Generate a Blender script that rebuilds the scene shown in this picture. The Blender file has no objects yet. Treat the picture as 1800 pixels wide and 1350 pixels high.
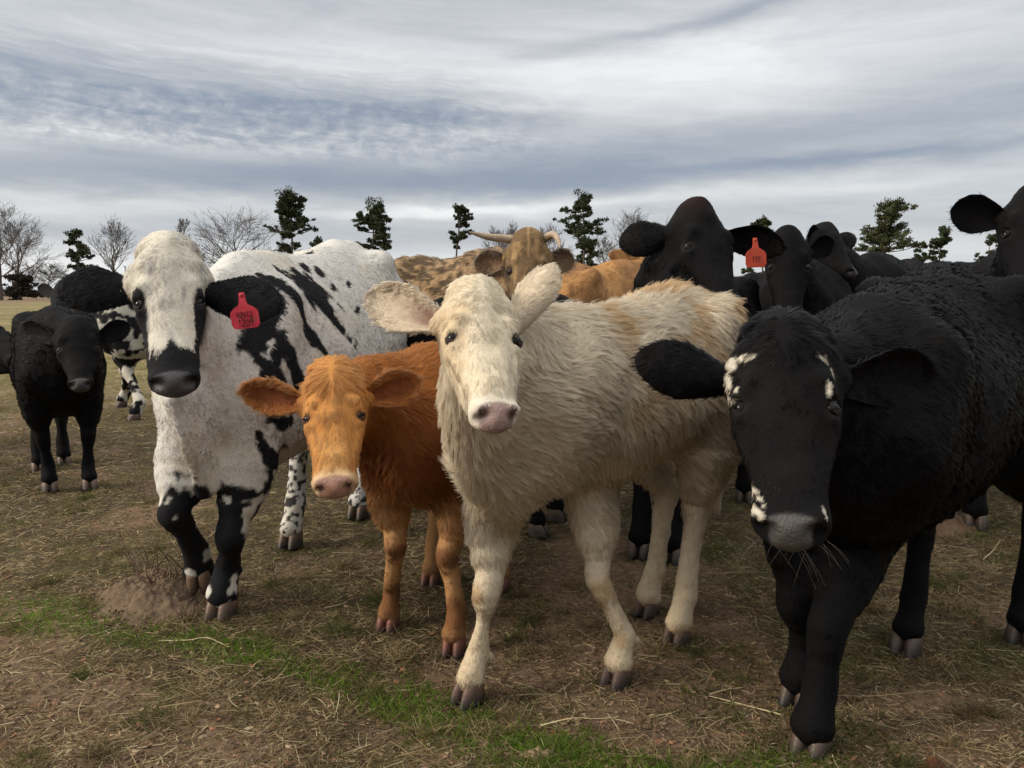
import bpy, math, os, time
import numpy as np
from mathutils import Vector, Matrix, Euler
from mathutils.bvhtree import BVHTree
from mathutils.kdtree import KDTree

T0 = time.time()
QUICK = ''
R = math.radians
scene = bpy.context.scene

# ------------------------------------------------------------------ camera
FPX, CAM_H = 1340.0, 1.12            # focal length in photo pixels (1800 wide), eye height in metres
PITCH = math.atan((675 - 512) / FPX)
cam_d = bpy.data.cameras.new('camera')
cam_d.sensor_width = 36.0
cam_d.lens = 36.0 * FPX / 1800.0
cam_d.clip_start, cam_d.clip_end = 0.05, 6000
cam = bpy.data.objects.new('camera', cam_d)
cam.location = (0, 0, CAM_H)
cam.rotation_euler = (math.pi / 2 - PITCH, 0, 0)
scene.collection.objects.link(cam)
scene.camera = cam

# ------------------------------------------------------------------ world (nishita sky behind a cloud deck), sun, exposure
class X:
    """tiny wrapper so that node maths can be written as expressions"""
    nt = None
    def __init__(s, sock): s.s = sock
    @staticmethod
    def m(op, *a):
        n = X.nt.nodes.new('ShaderNodeMath'); n.operation = op
        for i, v in enumerate(a):
            if isinstance(v, X): X.nt.links.new(v.s, n.inputs[i])
            else: n.inputs[i].default_value = v
        return X(n.outputs[0])
    def __add__(s, o): return X.m('ADD', s, o)
    __radd__ = __add__
    def __sub__(s, o): return X.m('SUBTRACT', s, o)
    def __rsub__(s, o): return X.m('SUBTRACT', o, s)
    def __mul__(s, o): return X.m('MULTIPLY', s, o)
    __rmul__ = __mul__
    def __truediv__(s, o): return X.m('DIVIDE', s, o)
    def __pow__(s, o): return X.m('POWER', s, o)

def sstep(x, a, b):
    n = X.nt.nodes.new('ShaderNodeMapRange'); n.interpolation_type = 'SMOOTHSTEP'
    n.inputs[1].default_value = a; n.inputs[2].default_value = b
    X.nt.links.new(x.s, n.inputs[0])
    return X(n.outputs[0])
def comb(x, y, z):
    n = X.nt.nodes.new('ShaderNodeCombineXYZ')
    for i, v in enumerate((x, y, z)):
        if isinstance(v, X): X.nt.links.new(v.s, n.inputs[i])
        else: n.inputs[i].default_value = v
    return X(n.outputs[0])
def noise(vec, scale, detail=4, rough=.5, dist=0.0):
    n = X.nt.nodes.new('ShaderNodeTexNoise')
    n.inputs['Scale'].default_value = scale; n.inputs['Detail'].default_value = detail
    n.inputs['Roughness'].default_value = rough; n.inputs['Distortion'].default_value = dist
    if vec is not None: X.nt.links.new(vec.s, n.inputs['Vector'])
    return X(n.outputs['Fac'])
def mixc(f, a, b, mode='MIX'):
    n = X.nt.nodes.new('ShaderNodeMix'); n.data_type = 'RGBA'; n.blend_type = mode
    for i, v in ((0, f), (6, a), (7, b)):
        if isinstance(v, X): X.nt.links.new(v.s, n.inputs[i])
        elif i == 0: n.inputs[0].default_value = v
        else: n.inputs[i].default_value = (*v, 1)
    return X(n.outputs[2])
def ramp(f, stops):
    n = X.nt.nodes.new('ShaderNodeValToRGB'); X.nt.links.new(f.s, n.inputs[0])
    cr = n.color_ramp
    while len(cr.elements) < len(stops): cr.elements.new(0.5)
    for e, (p, c) in zip(cr.elements, stops):
        e.position = p; e.color = (*c, 1)
    return X(n.outputs[0])

SUN_EL, SUN_AZ = R(28), R(-105)     # azimuth measured from +Y (view direction) towards +X
world = bpy.data.worlds.new('World'); scene.world = world; world.use_nodes = True
nt = world.node_tree; nt.nodes.clear(); X.nt = nt
out = nt.nodes.new('ShaderNodeOutputWorld'); bg = nt.nodes.new('ShaderNodeBackground')
nt.links.new(bg.outputs[0], out.inputs[0])
sky = nt.nodes.new('ShaderNodeTexSky'); sky.sky_type = 'NISHITA'; sky.sun_disc = False
sky.sun_elevation = SUN_EL; sky.sun_rotation = SUN_AZ
sky.dust_density = 1.5
tc = nt.nodes.new('ShaderNodeTexCoord'); sp = nt.nodes.new('ShaderNodeSeparateXYZ')
nt.links.new(tc.outputs['Generated'], sp.inputs[0])
dx, dy, dz = (X(sp.outputs[i]) for i in range(3))
az = X.m('ARCTAN2', dx, dy) * (180 / math.pi)            # degrees, 0 = view direction
el = X.m('ARCSINE', dz) * (180 / math.pi)
elp = X.m('MAXIMUM', el, 0.0)
wob = noise(comb(az * .07, el * .22, 0.0), 1.0, 5, .55, .4) - .5
wob2 = noise(comb(az * .12 + 9.0, el * .5, 4.0), 1.0, 6, .6, .6) - .5
def bump(a0, e0, wa, we, amp, tilt=0.0):
    ee = (el - e0 - (az - a0) * tilt + wob * 2.0 + wob2 * 1.5) / we
    aa = (az - a0 + wob * 14 + wob2 * 8) / wa
    return X.m('EXPONENT', (ee * ee + aa * aa) * -1.0) * amp
# brightness field of the cloud deck, 0 = deep blue grey, 1 = bright white cloud; bearings and elevations in degrees
b = .65 + 0 * el
for q in ((0, 20.5, 60, 1.8, -.06), (-10, 15.9, 28, 1.2, .17, -.015), (13, 14.8, 15, 3.3, .30), (7, 17.0, 8, .6, -.24, .08), (17, 18.7, 6, .6, -.26, .22),
          (-24, 12.3, 19, 2.2, -.34, -.03), (-6, 12.5, 9, .9, -.30, -.045), (27, 11.2, 17, 2.0, -.20), (9, 9.9, 15, 1.1, -.18, .06), (-28, 9.7, 12, .6, .12),
          (-16, 7.7, 24, 1.2, -.34, .01), (7, 8.2, 15, 1.1, -.32, .02), (25, 8.9, 11, .45, -.30, .03), (-3, 5.9, 11, .42, .36, .045), (17, 7.1, 18, .7, .18, .03),
          (-30, 5.8, 11, .7, .15), (-30, 3.8, 12, .9, -.12), (-29, 1.6, 14, 1.3, .26), (-4, 3.8, 18, 1.0, -.10), (24, 4.0, 18, 1.4, -.04), (0, 1.6, 70, 2.2, .12)):
    b = b + bump(*q)
ael = el - az * -.05
soft = noise(comb(az * .05 + wob, ael * .35, 2.0), 1.6, 7, .58, .5)
fib = noise(comb(az * .11 + wob * 1.2, ael * 1.15 + wob * 2.0, 5.0), 1.5, 8, .62, .8)
mack = noise(comb(az * .75 + wob2 * 2.0, el * 1.25 + wob * 2, 8.0), 1.1, 5, .62, .3)
leftM = (1.0 - sstep(az + wob * 14, -6.0, 7.0)) * sstep(el, 8.8, 10.2) * (1.0 - sstep(el, 14.5, 17.0))
mackM = leftM * (1.0 - sstep(el, 12.6, 13.8))
b = b + (soft - .5) * .40 + (fib - .5) * (.12 + .45 * leftM) + (mack - .5) * (.05 + .85 * mackM)
cloudc = ramp(b, [(0.0, (.23, .275, .35)), (.25, (.285, .33, .405)), (.45, (.385, .415, .465)), (.62, (.51, .53, .56)), (.80, (.66, .675, .69)), (1.0, (.83, .835, .84))])
cloudc = mixc(sstep(el, 4.0, -0.5) * .30, cloudc, (.62, .66, .70))
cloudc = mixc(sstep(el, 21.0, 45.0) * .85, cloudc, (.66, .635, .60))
# the deck is brighter round the veiled sun (left, outside the frame)
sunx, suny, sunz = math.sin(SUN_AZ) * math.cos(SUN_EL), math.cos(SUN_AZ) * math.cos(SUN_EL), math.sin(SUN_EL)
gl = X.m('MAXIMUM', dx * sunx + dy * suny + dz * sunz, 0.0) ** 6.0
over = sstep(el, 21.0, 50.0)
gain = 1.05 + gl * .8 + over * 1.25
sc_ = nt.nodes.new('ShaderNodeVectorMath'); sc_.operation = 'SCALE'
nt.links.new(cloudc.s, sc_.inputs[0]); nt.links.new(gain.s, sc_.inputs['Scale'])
sk_ = nt.nodes.new('ShaderNodeVectorMath'); sk_.operation = 'SCALE'
nt.links.new(sky.outputs[0], sk_.inputs[0]); sk_.inputs['Scale'].default_value = .10
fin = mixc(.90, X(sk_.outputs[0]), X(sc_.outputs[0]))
# below the horizon: dull earth
fin = mixc(sstep(el, -.2, -2.0), fin, (.10, .09, .07))
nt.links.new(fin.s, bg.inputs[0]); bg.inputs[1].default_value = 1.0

sun_d = bpy.data.lights.new('sun', 'SUN'); sun_d.energy = 2.6; sun_d.angle = R(16); sun_d.color = (1.0, .88, .72)
sun = bpy.data.objects.new('sun', sun_d); scene.collection.objects.link(sun)
sun.rotation_euler = Vector((sunx, suny, sunz)).to_track_quat('Z', 'Y').to_euler()
sun.location = (-20, 10, 20)

scene.view_settings.view_transform = 'Standard'; scene.view_settings.look = 'None'
scene.view_settings.exposure = 0.12; scene.view_settings.gamma = 1.0
scene.render.engine = 'CYCLES'
scene.cycles.max_bounces = 6; scene.cycles.diffuse_bounces = 4; scene.cycles.glossy_bounces = 2
scene.cycles.transparent_max_bounces = 8; scene.cycles.use_adaptive_sampling = True
scene.cycles.use_denoising = True
try: scene.cycles.denoiser = 'OPENIMAGEDENOISE'; scene.cycles.denoising_input_passes = 'RGB_ALBEDO_NORMAL'; scene.cycles.denoising_prefilter = 'ACCURATE'
except Exception as e: print('denoise', e)
scene.cycles_curves.shape = 'RIBBONS'

# ------------------------------------------------------------------ reference helpers
cp, sn = math.cos(PITCH), math.sin(PITCH)
def W(u, v, Y):
    """a point of the place, from its bearing and its distance ahead of the camera"""
    x, up = (u - 900) / FPX, (675 - v) / FPX
    d = np.array((x, cp + up * sn, -sn + up * cp)); return np.array((0, 0, CAM_H)) + d * (Y / d[1])
def Gd(u, v, z=0.0):
    x, up = (u - 900) / FPX, (675 - v) / FPX
    d = np.array((x, cp + up * sn, -sn + up * cp)); s = (z - CAM_H) / d[2]
    return np.array((0, 0, CAM_H)) + d * s

# ------------------------------------------------------------------ numpy noise
def _h(ix, iy, iz, seed):
    n = (ix * 374761393 + iy * 668265263 + iz * 2147483647 + seed * 1274126177) & 0xffffffff
    n = ((n ^ (n >> 13)) * 1274126177) & 0xffffffff
    n = (n ^ (n >> 16)) & 0xffffffff
    return n.astype(np.float32) / np.float32(4294967295.0)
def vnoise(P, scale=1.0, seed=0):
    P = np.asarray(P) * scale
    I = np.floor(P).astype(np.int64); f = (P - I).astype(np.float32); f = f * f * (3 - 2 * f)
    x, y, z = I[:, 0], I[:, 1], I[:, 2]; fx, fy, fz = f[:, 0], f[:, 1], f[:, 2]
    r = 0
    for a in (0, 1):
        for b_ in (0, 1):
            for c in (0, 1):
                w = (fx if a else 1 - fx) * (fy if b_ else 1 - fy) * (fz if c else 1 - fz)
                r = r + w * _h(x + a, y + b_, z + c, seed)
    return r * 2 - 1
def fbm(P, scale, octv=3, seed=0):
    r, a, t = 0, 1.0, 0
    for i in range(octv):
        r = r + a * vnoise(P, scale * 2 ** i, seed + i * 17); t += a; a *= .5
    return r / t
def smooth01(x, a, b_):
    t = np.clip((x - a) / (b_ - a), 0, 1); return t * t * (3 - 2 * t)
def unit(v):
    v = np.asarray(v, float); return v / max(1e-9, np.linalg.norm(v))
def unitn(v): return v / np.maximum(1e-9, np.linalg.norm(v, axis=-1, keepdims=True))

# ------------------------------------------------------------------ materials
MATS = {}
def newmat(name):
    m = bpy.data.materials.new(name); m.use_nodes = True; MATS[name] = m
    t = m.node_tree; t.nodes.clear(); X.nt = t
    o = t.nodes.new('ShaderNodeOutputMaterial')
    return m, t, o
def prin(t, o, col=None, rough=.6, spec=.3, **kw):
    p = t.nodes.new('ShaderNodeBsdfPrincipled')
    p.inputs['Roughness'].default_value = rough; p.inputs['Specular IOR Level'].default_value = spec
    if isinstance(col, X): t.links.new(col.s, p.inputs['Base Color'])
    elif col: p.inputs['Base Color'].default_value = (*col, 1)
    for k, v in kw.items(): p.inputs[k].default_value = v
    t.links.new(p.outputs[0], o.inputs[0]); return p
def attr(name):
    n = X.nt.nodes.new('ShaderNodeAttribute'); n.attribute_name = name; return n
def objpos():
    n = X.nt.nodes.new('ShaderNodeTexCoord'); return X(n.outputs['Object'])
def bumpn(t, p, h, dist, strength=1.0):
    b_ = t.nodes.new('ShaderNodeBump'); b_.inputs['Distance'].default_value = dist; b_.inputs['Strength'].default_value = strength
    t.links.new(h.s, b_.inputs['Height']); t.links.new(b_.outputs[0], p.inputs['Normal'])

# hide under the coat (colour painted per point, gloss per point: bare wet muzzle is glossier)
m, t, o = newmat('hide')
a = attr('Col'); al = X(a.outputs['Alpha'])
nz = noise(objpos(), 60, 5, .6)
c = mixc(1.0, X(a.outputs['Color']), mixc(nz, (.75, .75, .75), (1.15, 1.15, 1.15)), 'MULTIPLY')
p = prin(t, o, c, .8, .25)
t.links.new((.85 - al * .42).s, p.inputs['Roughness']); t.links.new((.15 + al * .35).s, p.inputs['Specular IOR Level'])
bumpn(t, p, noise(objpos(), 170, 4, .6), .004, .7)

# coat: strands
def coatmat(name, gloss, rough):
    m, t, o = newmat(name)
    a = attr('col'); nn = attr('nrm')
    hi = t.nodes.new('ShaderNodeHairInfo')
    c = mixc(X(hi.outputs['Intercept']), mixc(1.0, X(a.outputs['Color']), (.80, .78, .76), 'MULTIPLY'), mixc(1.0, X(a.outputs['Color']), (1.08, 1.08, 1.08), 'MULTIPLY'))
    d = t.nodes.new('ShaderNodeBsdfDiffuse'); t.links.new(c.s, d.inputs[0]); t.links.new(nn.outputs['Vector'], d.inputs['Normal'])
    g = t.nodes.new('ShaderNodeBsdfHairPrincipled'); g.parametrization = 'COLOR'
    t.links.new(c.s, g.inputs['Color']); g.inputs['Roughness'].default_value = rough; g.inputs['Radial Roughness'].default_value = .6
    mx = t.nodes.new('ShaderNodeMixShader'); mx.inputs[0].default_value = gloss
    t.links.new(d.outputs[0], mx.inputs[1]); t.links.new(g.outputs[0], mx.inputs[2]); t.links.new(mx.outputs[0], o.inputs[0])
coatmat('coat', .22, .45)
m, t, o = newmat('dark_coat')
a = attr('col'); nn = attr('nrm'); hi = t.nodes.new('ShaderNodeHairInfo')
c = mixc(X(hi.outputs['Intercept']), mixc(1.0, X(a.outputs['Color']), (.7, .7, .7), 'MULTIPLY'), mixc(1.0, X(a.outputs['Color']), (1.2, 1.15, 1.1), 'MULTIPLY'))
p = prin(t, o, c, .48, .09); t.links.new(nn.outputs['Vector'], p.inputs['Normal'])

m, t, o = newmat('eye'); 
prin(t, o, (.004, .003, .002), .06, .22)
m, t, o = newmat('hoof_horn')
ob = objpos(); s_ = t.nodes.new('ShaderNodeSeparateXYZ'); t.links.new(ob.s, s_.inputs[0]); zz = X(s_.outputs[2])
oi = t.nodes.new('ShaderNodeObjectInfo')
c = mixc(sstep(noise(ob, 30, 4) * .05 + zz, .03, .085), (.028, .025, .025), (.13, .09, .065))
c = mixc(1.0, c, X(oi.outputs['Color']), 'MULTIPLY')
p = prin(t, o, c, .45, .4); bumpn(t, p, noise(comb(0.0, 0.0, zz), 300, 3), .002)
m, t, o = newmat('horn')
ob = objpos(); c = mixc(noise(ob, 25, 5, .6), (.20, .13, .08), (.50, .40, .28)); p = prin(t, o, c, .4, .4); bumpn(t, p, noise(ob, 60, 3), .004)
def tagmat(name, col):
    m, t, o = newmat(name)
    ob_ = objpos(); c = mixc(noise(ob_, 90, 4, .6), tuple(x * .6 for x in col), col); c = mixc(sstep(noise(ob_, 38, 5, .7), .52, .70) * .55, c, (.16, .10, .065)); p = prin(t, o, c, .45, .4)
    p.inputs['Subsurface Weight'].default_value = .15; p.inputs['Subsurface Radius'].default_value = (.01, .004, .003)
tagmat('tag_pink', (.60, .035, .065)); tagmat('tag_orange', (.62, .075, .03))
m, t, o = newmat('ink'); prin(t, o, (.012, .01, .012), .6, .2)

# ------------------------------------------------------------------ object helpers
col_ = scene.collection
def tag(o, label=None, cat=None, group=None, kind=None):
    if label: o['label'] = label
    if cat: o['category'] = cat
    if group: o['group'] = group
    if kind: o['kind'] = kind
    return o
def empty(name, loc):
    o = bpy.data.objects.new(name, None); o.location = tuple(loc); o.empty_display_size = .1; col_.objects.link(o); return o
def mesh_obj(name, V, F, mat, parent=None, smooth=True, origin=(0, 0, 0)):
    """V (n,3); F either an (m,k) int array or a list of index lists"""
    me = bpy.data.meshes.new(name); V = np.asarray(V, np.float32) - np.asarray(origin, np.float32)
    if isinstance(F, np.ndarray):
        k = F.shape[1]; n = len(F)
        me.vertices.add(len(V)); me.vertices.foreach_set('co', V.ravel())
        me.loops.add(n * k); me.loops.foreach_set('vertex_index', F.ravel().astype(np.int32))
        me.polygons.add(n); me.polygons.foreach_set('loop_start', np.arange(0, n * k, k, dtype=np.int32))
        me.update(calc_edges=True); me.validate()
    else:
        me.from_pydata(V.tolist(), [], F); me.update()
    me.polygons.foreach_set('use_smooth', [smooth] * len(me.polygons))
    for mm in (mat if isinstance(mat, (list, tuple)) else [mat]): me.materials.append(MATS[mm])
    o = bpy.data.objects.new(name, me); col_.objects.link(o)
    if parent is not None: o.parent = parent
    elif any(origin): o.location = tuple(origin)
    return o
def point_col(o, rgba):
    at = o.data.attributes.new('Col', 'FLOAT_COLOR', 'POINT'); at.data.foreach_set('color', np.asarray(rgba, np.float32).ravel())
def curves_obj(name, P, rad, colr, nrm, mat, parent=None, origin=(0, 0, 0)):
    """P (N,K,3), rad (N,K)"""
    N, K = P.shape[:2]
    cu = bpy.data.hair_curves.new(name); cu.add_curves([K] * N)
    cu.attributes['position'].data.foreach_set('vector', (P - np.asarray(origin)).astype(np.float32).ravel())
    ra = cu.attributes.get('radius') or cu.attributes.new('radius', 'FLOAT', 'POINT')
    ra.data.foreach_set('value', rad.astype(np.float32).ravel())
    c = cu.attributes.new('col', 'FLOAT_COLOR', 'CURVE')
    c4 = np.ones((N, 4), np.float32); c4[:, :3] = colr; c.data.foreach_set('color', c4.ravel())
    n = cu.attributes.new('nrm', 'FLOAT_VECTOR', 'CURVE'); n.data.foreach_set('vector', nrm.astype(np.float32).ravel())
    cu.materials.append(MATS[mat])
    o = bpy.data.objects.new(name, cu); col_.objects.link(o)
    if parent is not None: o.parent = parent
    elif any(origin): o.location = tuple(origin)
    return o
def tubes(paths, rads, sides=5):
    """one mesh (V,F) of many tapered tubes; paths list of (k,3)"""
    Vs, Fs, n0 = [], [], 0
    ang = np.arange(sides) * 2 * math.pi / sides; ca, sa = np.cos(ang), np.sin(ang)
    for Pp, r in zip(paths, rads):
        Pp = np.asarray(Pp, float); k = len(Pp)
        Tn = unitn(np.gradient(Pp, axis=0)); ref = np.array((0, 0, 1.0)) if abs(Tn[0, 2]) < .9 else np.array((1.0, 0, 0))
        A = unitn(np.cross(Tn, ref)); B = np.cross(Tn, A)
        r = np.broadcast_to(np.asarray(r, float), (k,))
        V = Pp[:, None] + r[:, None, None] * (A[:, None] * ca[None, :, None] + B[:, None] * sa[None, :, None])
        idx = n0 + np.arange(k * sides).reshape(k, sides)
        a_, b_ = idx[:-1], idx[1:]
        Fs.append(np.stack([a_, np.roll(a_, -1, 1), np.roll(b_, -1, 1), b_], -1).reshape(-1, 4)); Vs.append(V.reshape(-1, 3)); n0 += k * sides
    return np.concatenate(Vs), np.concatenate(Fs)
# ================================================================== implicit-surface modelling of the animals
BIG = 1e3
class Seg:
    __slots__ = ('a', 'T', 'l', 'S', 'U', 'p', 'q')
def seg_eval(P, s):
    """distance to a capsule with an egg-shaped section (half width w, height up hu, height down hd, taper)"""
    q = P - s.a; t = np.clip(q @ s.T / s.l, 0, 1)
    x = q @ s.S; y = q @ s.U; z = q @ s.T - t * s.l
    w, hu, hd, tp = (s.p[i] + (s.q[i] - s.p[i]) * t for i in range(4))
    h = np.where(y > 0, hu, hd); w = w * (1 - tp * np.clip(y / h, -1, 1)); m_ = np.minimum(w, h)
    k0 = np.sqrt((x / w) ** 2 + (y / h) ** 2 + (z / m_) ** 2)
    k1 = np.sqrt((x / w ** 2) ** 2 + (y / h ** 2) ** 2 + (z / m_ ** 2) ** 2)
    return np.where(k0 < .02, -m_, k0 * (k0 - 1) / np.maximum(k1, 1e-6))
def catmull(A, n):
    A = np.asarray(A, float); out_ = []
    E = np.vstack([2 * A[0] - A[1], A, 2 * A[-1] - A[-2]])
    for i in range(len(A) - 1):
        p0, p1, p2, p3 = E[i:i + 4]
        for j in range(n):
            t = j / n
            out_.append(.5 * ((2 * p1) + (-p0 + p2) * t + (2 * p0 - 5 * p1 + 4 * p2 - p3) * t * t + (-p0 + 3 * p1 - 3 * p2 + p3) * t ** 3))
    out_.append(A[-1]); return np.array(out_)
class Prim:
    def __init__(s, nodes, up, k=.03, sub=3, op='add', frame=None, mirror=False):
        """nodes: rows of (x,y,z,w,hu,hd,taper)"""
        A = np.asarray(nodes, float)
        if len(A) > 2 and sub > 1: A = catmull(A, sub)
        if len(A) == 1: A = np.vstack([A, A]); A[1, :3] += (0, 1e-4, 0)
        s.k, s.op, s.frame, s.mirror, s.segs = k, op, frame, mirror, []
        for i in range(len(A) - 1):
            g = Seg(); g.a = A[i, :3]; d = A[i + 1, :3] - g.a; g.l = max(1e-5, np.linalg.norm(d)); g.T = d / g.l
            u = np.asarray(up, float); u = u - g.T * (u @ g.T); g.U = unit(u); g.S = np.cross(g.T, g.U)
            g.p = np.maximum(A[i, 3:], [1e-3, 1e-3, 1e-3, -9]); g.q = np.maximum(A[i + 1, 3:], [1e-3, 1e-3, 1e-3, -9]); s.segs.append(g)
        rm = A[:, 3:6].max(1)[:, None] * 1.3
        lo, hi = (A[:, :3] - rm).min(0), (A[:, :3] + rm).max(0)
        if mirror: hi[0] = max(hi[0], -lo[0]); lo[0] = -hi[0]
        s.sc = 1.0
        if frame is not None:
            M, org, sc = frame; s.sc = sc
            C = np.array([[x, y, z] for x in (lo[0], hi[0]) for y in (lo[1], hi[1]) for z in (lo[2], hi[2])])
            C = org + sc * (C @ M.T); lo, hi = C.min(0), C.max(0)
        s.lo, s.hi = lo, hi
    def eval(s, P):
        if s.frame is not None:
            M, org, sc = s.frame; P = ((P - org) @ M) / sc
        if s.mirror: P = P.copy(); P[:, 0] = np.abs(P[:, 0])
        d = seg_eval(P, s.segs[0])
        for g in s.segs[1:]: d = np.minimum(d, seg_eval(P, g))
        return d * s.sc
def sdf(P, prims, cull=.05):
    d = np.full(len(P), BIG)
    for p_ in prims:
        mg = p_.k + cull
        idx = np.nonzero(((P > p_.lo - mg) & (P < p_.hi + mg)).all(1))[0]
        if not len(idx): continue
        e = p_.eval(P[idx]); c = d[idx]
        if p_.op == 'add': h = np.maximum(p_.k - np.abs(c - e), 0) / p_.k; d[idx] = np.minimum(c, e) - h * h * p_.k * .25
        else: e = -e; h = np.maximum(p_.k - np.abs(c - e), 0) / p_.k; d[idx] = np.maximum(c, e) + h * h * p_.k * .25
    return d
def polygonise(prims, h, clip_z=None, warp=None):
    adds = [p_ for p_ in prims if p_.op == 'add']
    lo = np.min([p_.lo for p_ in adds], 0) - .04; hi = np.max([p_.hi for p_ in adds], 0) + .04
    B = 6; nb = np.ceil((hi - lo) / (h * B)).astype(int); n = nb * B
    cx = [lo[i] + (np.arange(nb[i]) + .5) * h * B for i in range(3)]
    CP = np.stack(np.meshgrid(*cx, indexing='ij'), -1).reshape(-1, 3)
    cd = sdf(CP, prims, cull=h * B * 2).reshape(nb)
    act = np.abs(cd) < h * B * 1.35
    D = np.where(cd < 0, -1.0, 1.0).astype(np.float32)
    for i in range(3): act = np.repeat(act, B, i); D = np.repeat(D, B, i)
    ii = np.argwhere(act); P = lo + (ii + .5) * h
    v = sdf(P, prims, cull=h * 3)
    if warp is not None: v = v + warp(P)
    if clip_z is not None: v = np.maximum(v, clip_z - P[:, 2])
    D[act] = np.clip(v, -1, 1).astype(np.float32)
    org = lo + .5 * h
    # surface nets
    cn = np.array(D.shape) - 1; size = int(np.prod(cn)); acc = np.zeros((size, 4)) if size < 3e6 else None
    keys, pos = [], []; quads = []
    cst = np.array((cn[1] * cn[2], cn[2], 1))
    for ax in range(3):
        s0 = [slice(None)] * 3; s1 = [slice(None)] * 3; s0[ax] = slice(0, -1); s1[ax] = slice(1, None)
        a_, b_ = D[tuple(s0)], D[tuple(s1)]; cr = np.argwhere((a_ < 0) != (b_ < 0))
        o1, o2 = [i for i in range(3) if i != ax]
        ok = (cr[:, o1] > 0) & (cr[:, o2] > 0) & (cr[:, o1] < cn[o1]) & (cr[:, o2] < cn[o2]); cr = cr[ok]
        va, vb = a_[tuple(cr.T)], b_[tuple(cr.T)]; p_ = cr.astype(float); p_[:, ax] += va / (va - vb)
        q = []
        for d1, d2 in ((-1, -1), (0, -1), (0, 0), (-1, 0)):
            c_ = cr.copy(); c_[:, o1] += d1; c_[:, o2] += d2; kk = c_ @ cst; q.append(kk); keys.append(kk); pos.append(p_)
        q = np.stack(q, 1); fl = (va < 0) if ax != 1 else (va > 0); q[~fl] = q[~fl][:, ::-1]; quads.append(q)
    keys = np.concatenate(keys); pos = np.concatenate(pos)
    uq, inv = np.unique(keys, return_inverse=True); cnt = np.bincount(inv)
    V = np.stack([np.bincount(inv, pos[:, i]) / cnt for i in range(3)], 1) * h + org
    F = np.searchsorted(uq, np.concatenate(quads))
    for _ in range(2):   # light relaxation
        s_ = np.zeros_like(V); c_ = np.zeros(len(V))
        for i in range(4):
            j = (i + 1) % 4
            for k in range(3): s_[:, k] += np.bincount(F[:, i], V[F[:, j], k], len(V)) + np.bincount(F[:, j], V[F[:, i], k], len(V))
            c_ += np.bincount(F[:, i], None, len(V)) + np.bincount(F[:, j], None, len(V))
        V = V * .5 + .5 * s_ / np.maximum(c_, 1)[:, None]
    return V, F
def vnormals(V, F):
    n = np.cross(V[F[:, 2]] - V[F[:, 0]], V[F[:, 3]] - V[F[:, 1]])
    N = np.zeros_like(V)
    for i in range(4):
        for k in range(3): N[:, k] += np.bincount(F[:, i], n[:, k], len(V))
    return unitn(N)

# ---- hooves: one shared mesh, toe towards +Y, sole at z = 0
_hp = []
for s_ in (-1, 1):
    _hp.append(Prim([[s_ * .0195, -.012, .060, .0225, .034, .030, 0], [s_ * .0215, -.004, .034, .0235, .046, .036, 0], [s_ * .0235, .006, -.02, .0245, .058, .042, 0]], (0, 1, 0), k=.002, sub=2))
HV, HF = polygonise(_hp, .0035, clip_z=0.0)
HV[:, 2] -= .002
_hoof_me = [None]
HOOFS = []
def add_hoof(parent, org, at, toe, sc, tint=(1, 1, 1)):
    HOOFS.append(np.array(at))
    if _hoof_me[0] is None:
        o = mesh_obj('hoof', HV, HF, 'hoof_horn', parent); _hoof_me[0] = o.data
    else:
        o = bpy.data.objects.new('hoof', _hoof_me[0]); col_.objects.link(o); o.parent = parent
    o.location = tuple(np.asarray(at) - org); o.rotation_euler = (0, 0, math.atan2(-toe[0], toe[1])); o.scale = (sc,) * 3
    if len(toe) > 2: o.rotation_euler = (toe[2], 0, math.atan2(-toe[0], toe[1]))
    o.color = (*tint, 1); return o

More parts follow.
